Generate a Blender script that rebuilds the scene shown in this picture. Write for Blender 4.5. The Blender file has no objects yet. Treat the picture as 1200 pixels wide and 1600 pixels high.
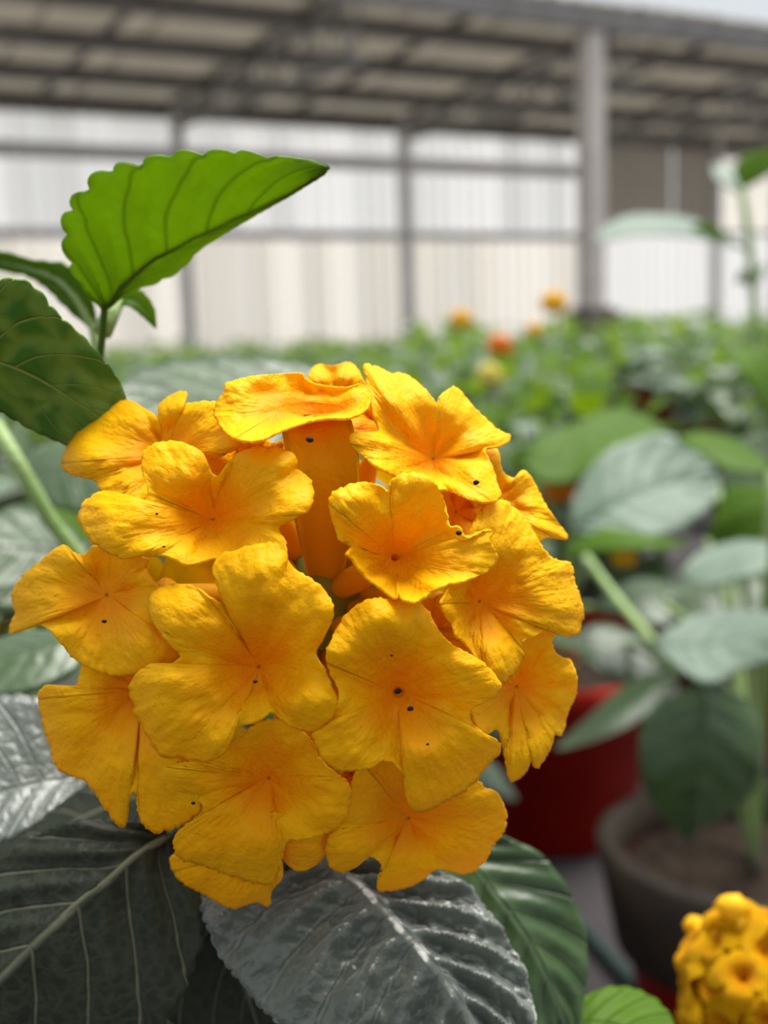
import bpy, math, random
from mathutils import Vector, Matrix, noise

random.seed(7)
sc = bpy.context.scene
col = sc.collection

# ------------------------------------------------------------------ camera
F_PX = 1900.0
CAM = Vector((0, 0, 0.36))
PITCH, ROLL = math.radians(8.95), math.radians(1.9)
FWD = Vector((0, math.cos(PITCH), -math.sin(PITCH)))
_U = Vector((0, math.sin(PITCH), math.cos(PITCH)))
_X = Vector((1, 0, 0))
UP = _U * math.cos(ROLL) + _X * math.sin(ROLL)
RT = _X * math.cos(ROLL) - _U * math.sin(ROLL)
cd = bpy.data.cameras.new('camera')
cam = bpy.data.objects.new('camera', cd)
col.objects.link(cam)
cam.matrix_world = Matrix(((RT.x, UP.x, -FWD.x, CAM.x), (RT.y, UP.y, -FWD.y, CAM.y),
                           (RT.z, UP.z, -FWD.z, CAM.z), (0, 0, 0, 1)))
cd.sensor_fit = 'VERTICAL'
cd.sensor_height = 36.0
cd.lens = F_PX * 36.0 / 1600.0
cd.clip_start, cd.clip_end = 0.01, 200
cd.dof.use_dof = True
cd.dof.focus_distance = 0.1005
cd.dof.aperture_fstop = 27
sc.camera = cam


def P(px, py, d):
    """point seen at photo pixel (px, py), d metres in front of the camera"""
    return CAM + d * (FWD + RT * ((px - 600) / F_PX) - UP * ((py - 800) / F_PX))


# ------------------------------------------------------------------ light
w = bpy.data.worlds.new('overcast_sky')
sc.world = w
w.use_nodes = True
bg = w.node_tree.nodes['Background']
bg.inputs[0].default_value = (0.90, 0.95, 1.0, 1)
bg.inputs[1].default_value = 0.62
sd = bpy.data.lights.new('hazy_sun', 'SUN')
sd.energy = 5.2
sd.angle = math.radians(40)
sd.color = (1.0, 0.97, 0.92)
so = bpy.data.objects.new('hazy_sun', sd)
col.objects.link(so)
so.rotation_euler = (math.radians(-14), math.radians(12), 0)
sc.view_settings.view_transform = 'Standard'
sc.view_settings.look = 'None'
sc.view_settings.gamma = 1.0
sc.view_settings.use_curve_mapping = False
sc.view_settings.exposure = 0.40
sc.cycles.use_denoising = True
sc.cycles.max_bounces = 8
sc.cycles.transparent_max_bounces = 8


# ------------------------------------------------------------------ helpers
def tag(o, label=None, cat=None, group=None, kind=None):
    if label: o['label'] = label
    if cat: o['category'] = cat
    if group: o['group'] = group
    if kind: o['kind'] = kind
    return o


def empty(name, loc, label=None, cat=None, group=None, parent=None):
    o = bpy.data.objects.new(name, None)
    o.empty_display_size = 0.02
    col.objects.link(o)
    o.location = loc
    if parent: o.parent = parent
    return tag(o, label, cat, group)


def origin_of(o):
    v = Vector((0, 0, 0))
    while o:
        v += Vector(o.location)
        o = o.parent
    return v


def make_mesh(name, verts, faces, mats, uvs=None, midx=None, smooth=True):
    me = bpy.data.meshes.new(name)
    me.from_pydata([tuple(v) for v in verts], [], faces)
    for m in (mats if isinstance(mats, (list, tuple)) else [mats]):
        me.materials.append(m)
    if uvs is not None:
        ul = me.uv_layers.new(name='UVMap')
        flat = []
        for l in me.loops:
            flat += uvs[l.vertex_index]
        ul.data.foreach_set('uv', flat)
    if midx is not None:
        me.polygons.foreach_set('material_index', midx)
    if smooth:
        me.polygons.foreach_set('use_smooth', [True] * len(me.polygons))
    me.update()
    return me


def obj(name, verts, faces, mats, parent=None, uvs=None, midx=None, smooth=True, local=False):
    """link one mesh object; verts in world space unless local"""
    if parent is not None and not local:
        o0 = origin_of(parent)
        verts = [Vector(v) - o0 for v in verts]
    o = bpy.data.objects.new(name, make_mesh(name, verts, faces, mats, uvs, midx, smooth))
    col.objects.link(o)
    if parent: o.parent = parent
    return o


def solidify(o, t, offset=0):
    m = o.modifiers.new('thickness', 'SOLIDIFY')
    m.thickness = t
    m.offset = offset
    return o


def cr(pts, n, closed=False):
    """Catmull-Rom resample of tuples to n samples, even in arc length"""
    k = len(pts)
    dim = len(pts[0])
    dense = []
    segs = k if closed else k - 1
    sub = 14
    for i in range(segs):
        if closed:
            p0, p1, p2, p3 = pts[(i - 1) % k], pts[i], pts[(i + 1) % k], pts[(i + 2) % k]
        else:
            p1, p2 = pts[i], pts[i + 1]
            p0 = pts[i - 1] if i else tuple(2 * a - b for a, b in zip(p1, p2))
            p3 = pts[i + 2] if i + 2 < k else tuple(2 * b - a for a, b in zip(p1, p2))
        for j in range(sub):
            t = j / sub
            dense.append(tuple(0.5 * (2 * p1[a] + (p2[a] - p0[a]) * t + (2 * p0[a] - 5 * p1[a] + 4 * p2[a] - p3[a]) * t * t
                                      + (3 * p1[a] - p0[a] - 3 * p2[a] + p3[a]) * t ** 3) for a in range(dim)))
    dense.append(pts[0] if closed else pts[-1])
    L = [0.0]
    for a, b in zip(dense, dense[1:]):
        L.append(L[-1] + math.dist(a[:2] if dim < 4 else a, b[:2] if dim < 4 else b) + 1e-9)
    out, j = [], 0
    for i in range(n):
        s = L[-1] * (i / n if closed else i / (n - 1))
        while j < len(L) - 2 and L[j + 1] < s: j += 1
        f = (s - L[j]) / (L[j + 1] - L[j])
        out.append(tuple(a + (b - a) * f for a, b in zip(dense[j], dense[j + 1])))
    return out


def tube_geo(path, radii, seg=10, cap=True):
    """swept tube: verts, faces"""
    vs, fs = [], []
    n = len(path)
    ref = Vector((0.31, 0.17, 0.93)).normalized()
    for i, p in enumerate(path):
        p = Vector(p)
        t = (Vector(path[min(i + 1, n - 1)]) - Vector(path[max(i - 1, 0)])).normalized()
        a = t.cross(ref)
        if a.length < 0.1: a = t.cross(Vector((1, 0, 0)))
        a.normalize()
        b = t.cross(a)
        r = radii[i] if isinstance(radii, (list, tuple)) else radii
        for k in range(seg):
            an = 2 * math.pi * k / seg
            vs.append(p + a * (r * math.cos(an)) + b * (r * math.sin(an)))
    for i in range(n - 1):
        for k in range(seg):
            k2 = (k + 1) % seg
            fs.append((i * seg + k, i * seg + k2, (i + 1) * seg + k2, (i + 1) * seg + k))
    if cap:
        fs.append(tuple(range(seg))[::-1])
        fs.append(tuple((n - 1) * seg + k for k in range(seg)))
    return vs, fs


def box_geo(c, ax, ay, az):
    """box centred at c with half-vectors"""
    vs = [c + ax * i + ay * j + az * k for i in (-1, 1) for j in (-1, 1) for k in (-1, 1)]
    fs = [(0, 1, 3, 2), (4, 6, 7, 5), (0, 4, 5, 1), (2, 3, 7, 6), (0, 2, 6, 4), (1, 5, 7, 3)]
    return vs, fs


def merge(*geos):
    V, Fc = [], []
    for v, f in geos:
        o = len(V)
        V += list(v)
        Fc += [tuple(i + o for i in q) for q in f]
    return V, Fc


def lathe_geo(prof, seg=32, c=Vector((0, 0, 0))):
    vs, fs = [], []
    for r, z in prof:
        for k in range(seg):
            a = 2 * math.pi * k / seg
            vs.append(c + Vector((r * math.cos(a), r * math.sin(a), z)))
    for i in range(len(prof) - 1):
        for k in range(seg):
            k2 = (k + 1) % seg
            fs.append((i * seg + k, i * seg + k2, (i + 1) * seg + k2, (i + 1) * seg + k))
    return vs, fs


# ------------------------------------------------------------------ materials
class NT:
    def __init__(s, name):
        s.m = bpy.data.materials.new(name)
        s.m.use_nodes = True
        s.t = s.m.node_tree
        s.t.nodes.clear()
        s.out = s.n('ShaderNodeOutputMaterial')

    def n(s, typ, **kw):
        nd = s.t.nodes.new(typ)
        for k, v in kw.items(): setattr(nd, k, v)
        return nd

    def l(s, a, b): s.t.links.new(a, b)

    def val(s, inp, v):
        if hasattr(v, 'links') or isinstance(v, bpy.types.NodeSocket): s.l(v, inp)
        else: inp.default_value = v

    def math(s, op, a, b=0.0, clamp=False):
        nd = s.n('ShaderNodeMath', operation=op, use_clamp=clamp)
        s.val(nd.inputs[0], a)
        s.val(nd.inputs[1], b)
        return nd.outputs[0]

    def mix(s, f, a, b):
        nd = s.n('ShaderNodeMix', data_type='RGBA')
        s.val(nd.inputs[0], f)
        for i, c in ((6, a), (7, b)):
            s.val(nd.inputs[i], c if not isinstance(c, tuple) else (*c, 1) if len(c) == 3 else c)
        return nd.outputs[2]

    def noise(s, scale, detail=3, vec=None, rough=0.5):
        nd = s.n('ShaderNodeTexNoise')
        nd.inputs['Scale'].default_value = scale
        nd.inputs['Detail'].default_value = detail
        nd.inputs['Roughness'].default_value = rough
        if vec is not None: s.l(vec, nd.inputs['Vector'])
        return nd.outputs[0]

    def ramp(s, f, a, b):
        nd = s.n('ShaderNodeMapRange', interpolation_type='SMOOTHSTEP')
        s.val(nd.inputs[0], f)
        nd.inputs[1].default_value, nd.inputs[2].default_value = a, b
        return nd.outputs[0]

    def bump(s, h, dist, strength=1.0, normal=None):
        nd = s.n('ShaderNodeBump')
        nd.inputs['Strength'].default_value = strength
        nd.inputs['Distance'].default_value = dist
        s.l(h, nd.inputs['Height'])
        if normal is not None: s.l(normal, nd.inputs['Normal'])
        return nd.outputs[0]


def principled(name, color, rough=0.6, spec=0.5, sheen=0.0, translucent=0.0, tcolor=None, bumps=(), color2=None, nscale=50, metallic=0.0, sheen_rough=0.5):
    t = NT(name)
    tc = t.n('ShaderNodeTexCoord')
    c = (*color, 1)
    b = t.n('ShaderNodeBsdfPrincipled')
    if color2:
        f = t.ramp(t.noise(nscale, 4, tc.outputs['Object']), 0.35, 0.65)
        t.l(t.mix(f, color, color2), b.inputs['Base Color'])
    else:
        b.inputs['Base Color'].default_value = c
    b.inputs['Roughness'].default_value = rough
    b.inputs['Specular IOR Level'].default_value = spec
    b.inputs['Sheen Weight'].default_value = sheen
    b.inputs['Sheen Roughness'].default_value = sheen_rough
    b.inputs['Metallic'].default_value = metallic
    nrm = None
    for scale, dist in bumps:
        nrm = t.bump(t.noise(scale, 4, tc.outputs['Object']), dist, 1.0, nrm)
    if nrm is not None: t.l(nrm, b.inputs['Normal'])
    sh = b.outputs[0]
    if translucent:
        tr = t.n('ShaderNodeBsdfTranslucent')
        tr.inputs[0].default_value = (*(tcolor or color), 1)
        mx = t.n('ShaderNodeMixShader')
        mx.inputs[0].default_value = translucent
        t.l(sh, mx.inputs[1])
        t.l(tr.outputs[0], mx.inputs[2])
        sh = mx.outputs[0]
    t.l(sh, t.out.inputs[0])
    return t.m


def petal_material():
    t = NT('lantana_petal')
    uv = t.n('ShaderNodeUVMap')
    sep = t.n('ShaderNodeSeparateXYZ')
    t.l(uv.outputs[0], sep.inputs[0])
    v = sep.outputs[1]
    tc = t.n('ShaderNodeTexCoord')
    blot = t.noise(260, 3, tc.outputs['Object'])
    f = t.math('ADD', t.math('MULTIPLY', v, 0.9), t.math('MULTIPLY', t.math('SUBTRACT', blot, 0.5), 0.5), True)
    c = t.mix(t.ramp(f, 0.0, 0.8), (0.95, 0.33, 0.002), (1.0, 0.56, 0.003))
    mp = t.n('ShaderNodeMapping')
    mp.inputs['Scale'].default_value = (70, 7, 1)
    t.l(uv.outputs[0], mp.inputs[0])
    ridges = t.noise(1.0, 2, mp.outputs[0])
    fine = t.noise(1500, 3, tc.outputs['Object'])
    nrm = t.bump(t.math('MULTIPLY', ridges, t.ramp(v, 0.15, 0.6)), 0.00022, 0.75)
    nrm = t.bump(fine, 0.00025, 0.75, nrm)
    b = t.n('ShaderNodeBsdfPrincipled')
    t.l(c, b.inputs['Base Color'])
    b.inputs['Roughness'].default_value = 0.5
    b.inputs['Specular IOR Level'].default_value = 0.12
    t.l(nrm, b.inputs['Normal'])
    tr = t.n('ShaderNodeBsdfTranslucent')
    t.l(c, tr.inputs[0])
    t.l(nrm, tr.inputs[1])
    mx = t.n('ShaderNodeMixShader')
    mx.inputs[0].default_value = 0.30
    t.l(b.outputs[0], mx.inputs[1])
    t.l(tr.outputs[0], mx.inputs[2])
    t.l(mx.outputs[0], t.out.inputs[0])
    return t.m


def leaf_material(name, base, base2, vein, K=7, slope=1.6, translucent=0.3, tcolor=(0.25, 0.5, 0.03), rough=0.45, spec=0.5, sheen=0.2, cell=900, bump=0.0004, veinw=0.05, netw=0.2):
    t = NT(name)
    uv = t.n('ShaderNodeUVMap')
    sep = t.n('ShaderNodeSeparateXYZ')
    t.l(uv.outputs[0], sep.inputs[0])
    wabs = t.math('ABSOLUTE', t.math('SUBTRACT', t.math('MULTIPLY', sep.outputs[0], 2.0), 1.0))
    tc = t.n('ShaderNodeTexCoord')
    wob = t.math('MULTIPLY', t.math('SUBTRACT', t.noise(120, 2, tc.outputs['Object']), 0.5), 0.25)
    ph = t.math('ADD', t.math('SUBTRACT', t.math('MULTIPLY', sep.outputs[1], float(K)), t.math('MULTIPLY', wabs, slope)), wob)
    d = t.math('ABSOLUTE', t.math('SUBTRACT', t.math('FRACT', t.math('ADD', ph, 100.0)), 0.5))   # 0.5 at the vein
    lat = t.ramp(d, 0.5 - veinw * 1.6, 0.5)
    mid = t.math('SUBTRACT', 1.0, t.ramp(wabs, 0.0, 0.05))
    vo = t.n('ShaderNodeTexVoronoi', feature='DISTANCE_TO_EDGE')
    vo.inputs['Scale'].default_value = cell
    wn = t.n('ShaderNodeTexNoise')
    wn.inputs['Scale'].default_value = cell * 0.9
    t.l(tc.outputs['Object'], wn.inputs['Vector'])
    sc_ = t.n('ShaderNodeVectorMath', operation='SCALE')
    t.l(wn.outputs['Color'], sc_.inputs[0])
    sc_.inputs['Scale'].default_value = 0.9 / cell
    ad = t.n('ShaderNodeVectorMath', operation='ADD')
    t.l(tc.outputs['Object'], ad.inputs[0])
    t.l(sc_.outputs[0], ad.inputs[1])
    t.l(ad.outputs[0], vo.inputs['Vector'])
    net = t.math('SUBTRACT', 1.0, t.ramp(vo.outputs[0], 0.0, 0.3))
    vm = t.math('MAXIMUM', t.math('MAXIMUM', lat, mid), t.math('MULTIPLY', net, netw), True)
    cc = t.mix(t.ramp(t.noise(90, 4, tc.outputs['Object']), 0.3, 0.7), base, base2)
    c = t.mix(t.math('MULTIPLY', vm, 0.75), cc, vein)
    nrm = t.bump(t.math('SUBTRACT', 1.0, vm), bump, 0.8)
    nrm = t.bump(t.noise(cell * 2.2, 3, tc.outputs['Object']), bump * 0.35, 0.6, nrm)
    b = t.n('ShaderNodeBsdfPrincipled')
    t.l(c, b.inputs['Base Color'])
    b.inputs['Roughness'].default_value = rough
    b.inputs['Specular IOR Level'].default_value = spec
    b.inputs['Sheen Weight'].default_value = sheen
    b.inputs['Sheen Roughness'].default_value = 0.45
    t.l(nrm, b.inputs['Normal'])
    tr = t.n('ShaderNodeBsdfTranslucent')
    t.l(t.mix(t.math('MULTIPLY', vm, 0.55), (*tcolor,), tuple(x * 0.6 for x in tcolor)), tr.inputs[0])
    t.l(nrm, tr.inputs[1])
    mx = t.n('ShaderNodeMixShader')
    mx.inputs[0].default_value = translucent
    t.l(b.outputs[0], mx.inputs[1])
    t.l(tr.outputs[0], mx.inputs[2])
    t.l(mx.outputs[0], t.out.inputs[0])
    return t.m


M = {}
M['petal'] = petal_material()
M['petal_far'] = principled('far_petal', (1.0, 0.62, 0.02), 0.5, 0.2, translucent=0.25, color2=(0.95, 0.52, 0.01), nscale=160)
M['petal_orange'] = principled('far_orange_petal', (0.9, 0.25, 0.01), 0.5, 0.3, translucent=0.25)
M['petal_lemon'] = principled('lemon_petal', (0.8, 0.68, 0.12), 0.5, 0.3, translucent=0.25)
M['tube'] = principled('corolla_tube', (1.0, 0.60, 0.01), 0.5, 0.2, translucent=0.45, color2=(0.92, 0.58, 0.015), nscale=120)
M['core'] = principled('receptacle', (0.16, 0.22, 0.03), 0.6, 0.3, color2=(0.28, 0.30, 0.04), nscale=300)
M['stem'] = principled('green_stem', (0.20, 0.32, 0.08), 0.5, 0.4, sheen=0.25, color2=(0.27, 0.38, 0.12), nscale=80, bumps=((900, 0.0003),))
M['speck'] = principled('dark_speck', (0.012, 0.008, 0.006), 0.7, 0.3)
M['leaf_young'] = leaf_material('young_leaf', (0.10, 0.21, 0.010), (0.13, 0.25, 0.012), (0.06, 0.14, 0.010), K=6, slope=2.2, translucent=0.62, tcolor=(0.36, 0.52, 0.012), rough=0.5, spec=0.3, sheen=0.0, cell=420, bump=0.0003, veinw=0.045)
M['leaf_mid'] = leaf_material('veined_leaf', (0.045, 0.13, 0.010), (0.065, 0.17, 0.012), (0.34, 0.45, 0.07), K=5, slope=1.8, translucent=0.22, tcolor=(0.12, 0.36, 0.01), rough=0.55, spec=0.3, sheen=0.0, cell=260, veinw=0.035, netw=0.45)
M['leaf_shaded'] = leaf_material('shaded_leaf', (0.009, 0.014, 0.006), (0.018, 0.024, 0.012), (0.16, 0.165, 0.11), K=6, slope=2.0, translucent=0.06, rough=0.5, spec=0.25, sheen=0.03, cell=700, bump=0.0005, veinw=0.05, netw=0.10)  # the shadow on these leaves is put into their near-black base colour
M['leaf_silver'] = leaf_material('grey_green_leaf', (0.05, 0.068, 0.05), (0.08, 0.10, 0.075), (0.11, 0.13, 0.10), K=8, slope=2.0, translucent=0.05, rough=0.36, spec=0.9, sheen=0.6, cell=650, bump=0.0003, veinw=0.06, netw=0.25)
M['leaf_mature'] = leaf_material('mature_leaf', (0.020, 0.055, 0.009), (0.036, 0.085, 0.012), (0.07, 0.12, 0.035), translucent=0.15, tcolor=(0.14, 0.32, 0.02), rough=0.38, spec=0.6, sheen=0.14, cell=130, bump=0.0008)
M['leaf_fresh'] = leaf_material('fresh_leaf', (0.065, 0.15, 0.004), (0.09, 0.19, 0.005), (0.12, 0.21, 0.02), translucent=0.40, tcolor=(0.22, 0.36, 0.006), rough=0.55, spec=0.2, sheen=0.0, cell=130, bump=0.0006)
M['leaf_pale'] = leaf_material('pale_downy_leaf', (0.08, 0.145, 0.085), (0.12, 0.19, 0.12), (0.15, 0.22, 0.15), translucent=0.1, rough=0.55, spec=0.5, sheen=0.6, cell=130, bump=0.0008)
M['pot'] = principled('red_plastic', (0.27, 0.007, 0.002), 0.5, 0.12, color2=(0.23, 0.006, 0.002), nscale=30)
M['pot_dark'] = principled('dark_brown_band', (0.022, 0.016, 0.012), 0.7, 0.2, color2=(0.035, 0.024, 0.016), nscale=40)  # dark brown band drawn over the upper part of one red pot
M['rib_green'] = principled('green_rib', (0.07, 0.15, 0.015), 0.5, 0.3, translucent=0.3)
M['rib'] = principled('olive_rib', (0.13, 0.14, 0.08), 0.5, 0.3)
M['soil'] = principled('potting_soil', (0.025, 0.017, 0.012), 0.95, 0.1, color2=(0.04, 0.028, 0.02), nscale=140, bumps=((120, 0.01),))
M['floor'] = principled('ground_cloth', (0.062, 0.054, 0.057), 0.8, 0.2, color2=(0.088, 0.078, 0.081), nscale=7, bumps=((300, 0.002),))
M['outside'] = principled('dry_ground', (0.36, 0.32, 0.24), 0.9, 0.1, color2=(0.28, 0.27, 0.18), nscale=1.2)
M['sheet_up'] = principled('sky_tint_sheet', (0.78, 0.80, 0.86), 0.35, 0.4, translucent=0.82, tcolor=(0.94, 0.94, 1.0))  # blue of the sky light behind is put into the sheet colour
M['sheet_low'] = principled('ground_tint_sheet', (0.80, 0.77, 0.76), 0.4, 0.4, translucent=0.82, tcolor=(0.98, 0.94, 0.925))  # warm light off the outside ground is put into the sheet colour
for k_, b_ in (('a', 0.80), ('b', 0.90)):  # dimmer copies: the corrugation's light streaks put into the sheet colour
    M['sheet_up' + k_] = principled('sky_tint_streak_sheet', (0.7, 0.72, 0.78), 0.35, 0.4, translucent=0.82, tcolor=(0.93 * b_, 0.94 * b_, 1.0 * b_))
    M['sheet_low' + k_] = principled('ground_tint_streak_sheet', (0.74, 0.71, 0.70), 0.4, 0.4, translucent=0.82, tcolor=(1.0 * b_, 0.955 * b_, 0.93 * b_))
M['roof'] = principled('roof_sheet', (0.60, 0.57, 0.53), 0.6, 0.3, translucent=0.50, tcolor=(0.56, 0.53, 0.47), color2=(0.36, 0.35, 0.33), nscale=3)
M['steel'] = principled('grey_steel', (0.24, 0.225, 0.215), 0.5, 0.4, color2=(0.19, 0.18, 0.17), nscale=6)
M['truss'] = principled('truss_steel', (0.30, 0.29, 0.28), 0.6, 0.3)
M['steel_light'] = principled('galvanised_steel', (0.80, 0.78, 0.78), 0.45, 0.5, color2=(0.72, 0.70, 0.70), nscale=5)
M['post'] = principled('painted_post', (0.72, 0.66, 0.60), 0.6, 0.3, color2=(0.64, 0.58, 0.53), nscale=4)
M['gable'] = principled('brown_cladding', (0.40, 0.37, 0.33), 0.7, 0.2, translucent=0.25, tcolor=(0.35, 0.31, 0.27), color2=(0.34, 0.31, 0.28), nscale=5)
M['concrete'] = principled('footing_concrete', (0.16, 0.13, 0.11), 0.9, 0.1, color2=(0.20, 0.17, 0.15), nscale=12)
M['hose'] = principled('teal_hose', (0.03, 0.06, 0.055), 0.5, 0.4)

# ------------------------------------------------------------------ greenhouse (its wall runs off to the right)
YAW = math.radians(30.3)
HU = Vector((math.cos(YAW), math.sin(YAW), 0))
HV = Vector((-math.sin(YAW), math.cos(YAW), 0))
Z = Vector((0, 0, 1))
WALL_V, EAVE, SLOPE, ROOF_V = 10.7, 2.33, 0.075, 7.25


def H(u, v, z): return HU * u + HV * v + Z * z


def bar(a, b, wd, ht):
    """square bar between two points"""
    t = (b - a).normalized()
    s = t.cross(Z)
    if s.length < 0.1: s = HU.copy()
    s.normalize()
    n = s.cross(t)
    return box_geo((a + b) / 2, (b - a) / 2, s * (wd / 2), n * (ht / 2))


fl = obj('floor', [H(-14, -14, 0), H(22, -14, 0), H(22, WALL_V, 0), H(-14, WALL_V, 0)], [(0, 1, 2, 3)], M['floor'])
tag(fl, 'grey ground cloth covering the greenhouse floor under the pots', 'floor', kind='structure')
g = obj('ground', [H(-60, WALL_V, -0.02), H(80, WALL_V, -0.02), H(80, 90, -0.02), H(-60, 90, -0.02)], [(0, 1, 2, 3)], M['outside'])
tag(g, 'dry open ground outside behind the translucent wall', 'ground', kind='structure')


def sheet_mesh(name, wd, ht, mat, rib=0.15, amp=0.018):
    n = int(round(wd / rib)) * 6
    vs, fs = [], []
    for i in range(n + 1):
        x = wd * i / n
        y = amp * math.sin(2 * math.pi * x / rib)
        for z in (0, ht):
            vs.append(HU * (x) + HV * y + Z * z)
    for i in range(n):
        fs.append((2 * i, 2 * i + 2, 2 * i + 3, 2 * i + 1))
    return make_mesh(name, vs, fs, mat)


wall = obj('wall_back', *merge(bar(H(-4.2, WALL_V, 0.06), H(9.0, WALL_V, 0.06), 0.14, 0.12)), M['concrete'], smooth=False)
tag(wall, 'long translucent corrugated sheet wall at the back of the greenhouse', 'wall', kind='structure')
wall_r = obj('wall_right', *merge(bar(H(9.0, WALL_V, 0.06), H(15.0, WALL_V, 0.06), 0.14, 0.12)), M['concrete'], smooth=False)
tag(wall_r, 'brown clad greenhouse wall right of the post with bright openings', 'wall', kind='structure')
PW = 0.6
QW = 0.3
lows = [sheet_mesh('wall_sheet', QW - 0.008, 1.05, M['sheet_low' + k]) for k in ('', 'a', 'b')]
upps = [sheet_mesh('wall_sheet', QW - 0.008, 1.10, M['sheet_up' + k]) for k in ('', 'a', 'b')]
rs = random.Random(4)
for i in range(44):
    u = -4.2 + i * QW
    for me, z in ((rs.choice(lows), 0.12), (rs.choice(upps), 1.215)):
        o = bpy.data.objects.new('wall_sheet', me)
        col.objects.link(o)
        o.parent = wall
        o.location = H(u, WALL_V + (0.012 if i % 2 else -0.012), z)
for a, zz, wd, ht in ((wall, 1.19, 0.07, 0.085), (wall, 1.88, 0.06, 0.13)):
    obj('rail', *bar(H(-4.2, WALL_V - 0.07, zz), H(9.0, WALL_V - 0.07, zz), wd, ht), M['steel_light'], a, smooth=False)
for u in (-3.0, -0.6, 1.8, 4.19, 6.57, 8.98):
    obj('stud', *bar(H(u, WALL_V - 0.07, 0.0), H(u, WALL_V - 0.07, EAVE), 0.10, 0.12), M['steel_light'], wall, smooth=False)
# right part of the wall
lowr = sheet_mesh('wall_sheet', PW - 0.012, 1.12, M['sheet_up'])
brown = sheet_mesh('cladding_sheet', PW - 0.012, 1.3, M['gable'])
brown2 = sheet_mesh('cladding_sheet', PW - 0.012, 0.45, M['gable'])
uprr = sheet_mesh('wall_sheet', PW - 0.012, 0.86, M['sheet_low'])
for i in range(10):
    u = 9.05 + i * PW
    parts = [(lowr, 0.12)] + ([(brown, 1.25)] if i < 3 else [(uprr, 1.25), (brown2, 2.12)])
    for me, z in parts:
        o = bpy.data.objects.new(me.name.split('.')[0], me)
        col.objects.link(o)
        o.parent = wall_r
        o.location = H(u, WALL_V + (0.012 if i % 2 else -0.012), z)
obj('rail', *bar(H(9.0, WALL_V - 0.07, 1.25), H(15.0, WALL_V - 0.07, 1.25), 0.07, 0.05), M['steel_light'], wall_r, smooth=False)
for u in (10.86, 11.9):
    obj('stud', *bar(H(u, WALL_V - 0.07, 0.0), H(u, WALL_V - 0.07, 2.5), 0.10, 0.10), M['steel_light'], wall_r, smooth=False)


def roof_z(v): return EAVE + SLOPE * (WALL_V - v)


ceil = obj('ceiling', *bar(H(-4.9, ROOF_V, roof_z(ROOF_V) - 0.09), H(15.5, ROOF_V, roof_z(ROOF_V) - 0.09), 0.10, 0.16), M['steel'], smooth=False)
tag(ceil, 'grey sheet roof of the greenhouse on dark purlins', 'ceiling', kind='structure')
N_P = 4
rows = [WALL_V + 0.05 - (WALL_V + 0.05 - ROOF_V) * k / N_P for k in range(N_P + 1)]
cw = 0.82
pm = None
for k in range(N_P):
    v0, v1 = rows[k], rows[k + 1]
    L = v0 - v1
    for i in range(25):
        if pm is None:
            n = 12
            vs, fs = [], []
            for a in range(n + 1):
                x = (cw + 0.03) * a / n
                h = 0.012 * math.cos(2 * math.pi * x / 0.205)
                for vv in (0, L + 0.03):
                    for th in (0, 0.004):
                        vs.append(HU * x - HV * vv + Z * (SLOPE * vv + h + th))
            for a in range(n):
                q = 4 * a
                fs += [(q, q + 2, q + 6, q + 4), (q + 1, q + 5, q + 7, q + 3)]
            pm = make_mesh('roof_sheet', vs, fs, M['roof'])
        o = bpy.data.objects.new('roof_sheet', pm)
        col.objects.link(o)
        o.parent = ceil
        o.location = H(-4.9 + i * cw, v0, roof_z(v0) + 0.02 + 0.006 * ((i + k) % 2)) - origin_of(ceil)
for k, v0 in enumerate(rows[:-1]):
    obj('purlin', *bar(H(-4.9, v0 - 0.1, roof_z(v0) - 0.05), H(15.5, v0 - 0.1, roof_z(v0) - 0.05), 0.07, 0.13 if k else 0.16), M['steel'], ceil, smooth=False)
for u in [x * 1.2 - 4.2 for x in range(16)]:
    obj('rafter', *bar(H(u, WALL_V, roof_z(WALL_V) - 0.0), H(u, ROOF_V, roof_z(ROOF_V) - 0.0), 0.05, 0.05), M['steel'], ceil, smooth=False)
for u in (-0.6, 1.8, 4.19, 6.57, 8.98, 11.4):
    a, b = H(u, WALL_V - 0.15, roof_z(WALL_V) - 0.1), H(u, ROOF_V, roof_z(ROOF_V) - 0.1)
    a2, b2 = a - Z * 0.10, b - Z * 0.42
    tr = obj('roof_truss', *merge(bar(a, b, 0.05, 0.05), bar(a2, b2, 0.045, 0.045)), M['truss'], ceil, smooth=False)
    nn = 9
    for i in range(nn):
        f0, f1 = i / nn, (i + 1) / nn
        p, q = a.lerp(b, f0), a2.lerp(b2, (f0 + f1) / 2)
        r = a.lerp(b, f1)
        obj('web_bar', *bar(p, q, 0.022, 0.022), M['truss'], tr, smooth=False)
        obj('web_bar', *bar(q, r, 0.022, 0.022), M['truss'], tr, smooth=False)

# the post under the roof's near edge
pt = P(925, 466, 9.3)
pt = Vector((pt.x, pt.y, 0))
pv = pt.dot(HV)
post = empty('support_post', pt, 'square grey-brown post standing at the end of the translucent wall', 'post')
zt = roof_z(pv) - 0.02
obj('shaft', *merge(box_geo(pt + Z * (zt / 2), HU * 0.075, HV * 0.075, Z * (zt / 2))), M['post'], post, smooth=False)
obj('footing', *merge(box_geo(pt + Z * 0.19, HU * 0.16, HV * 0.16, Z * 0.19), box_geo(pt + Z * 0.395, HU * 0.11, HV * 0.11, Z * 0.015)), M['concrete'], post, smooth=False)


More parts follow.
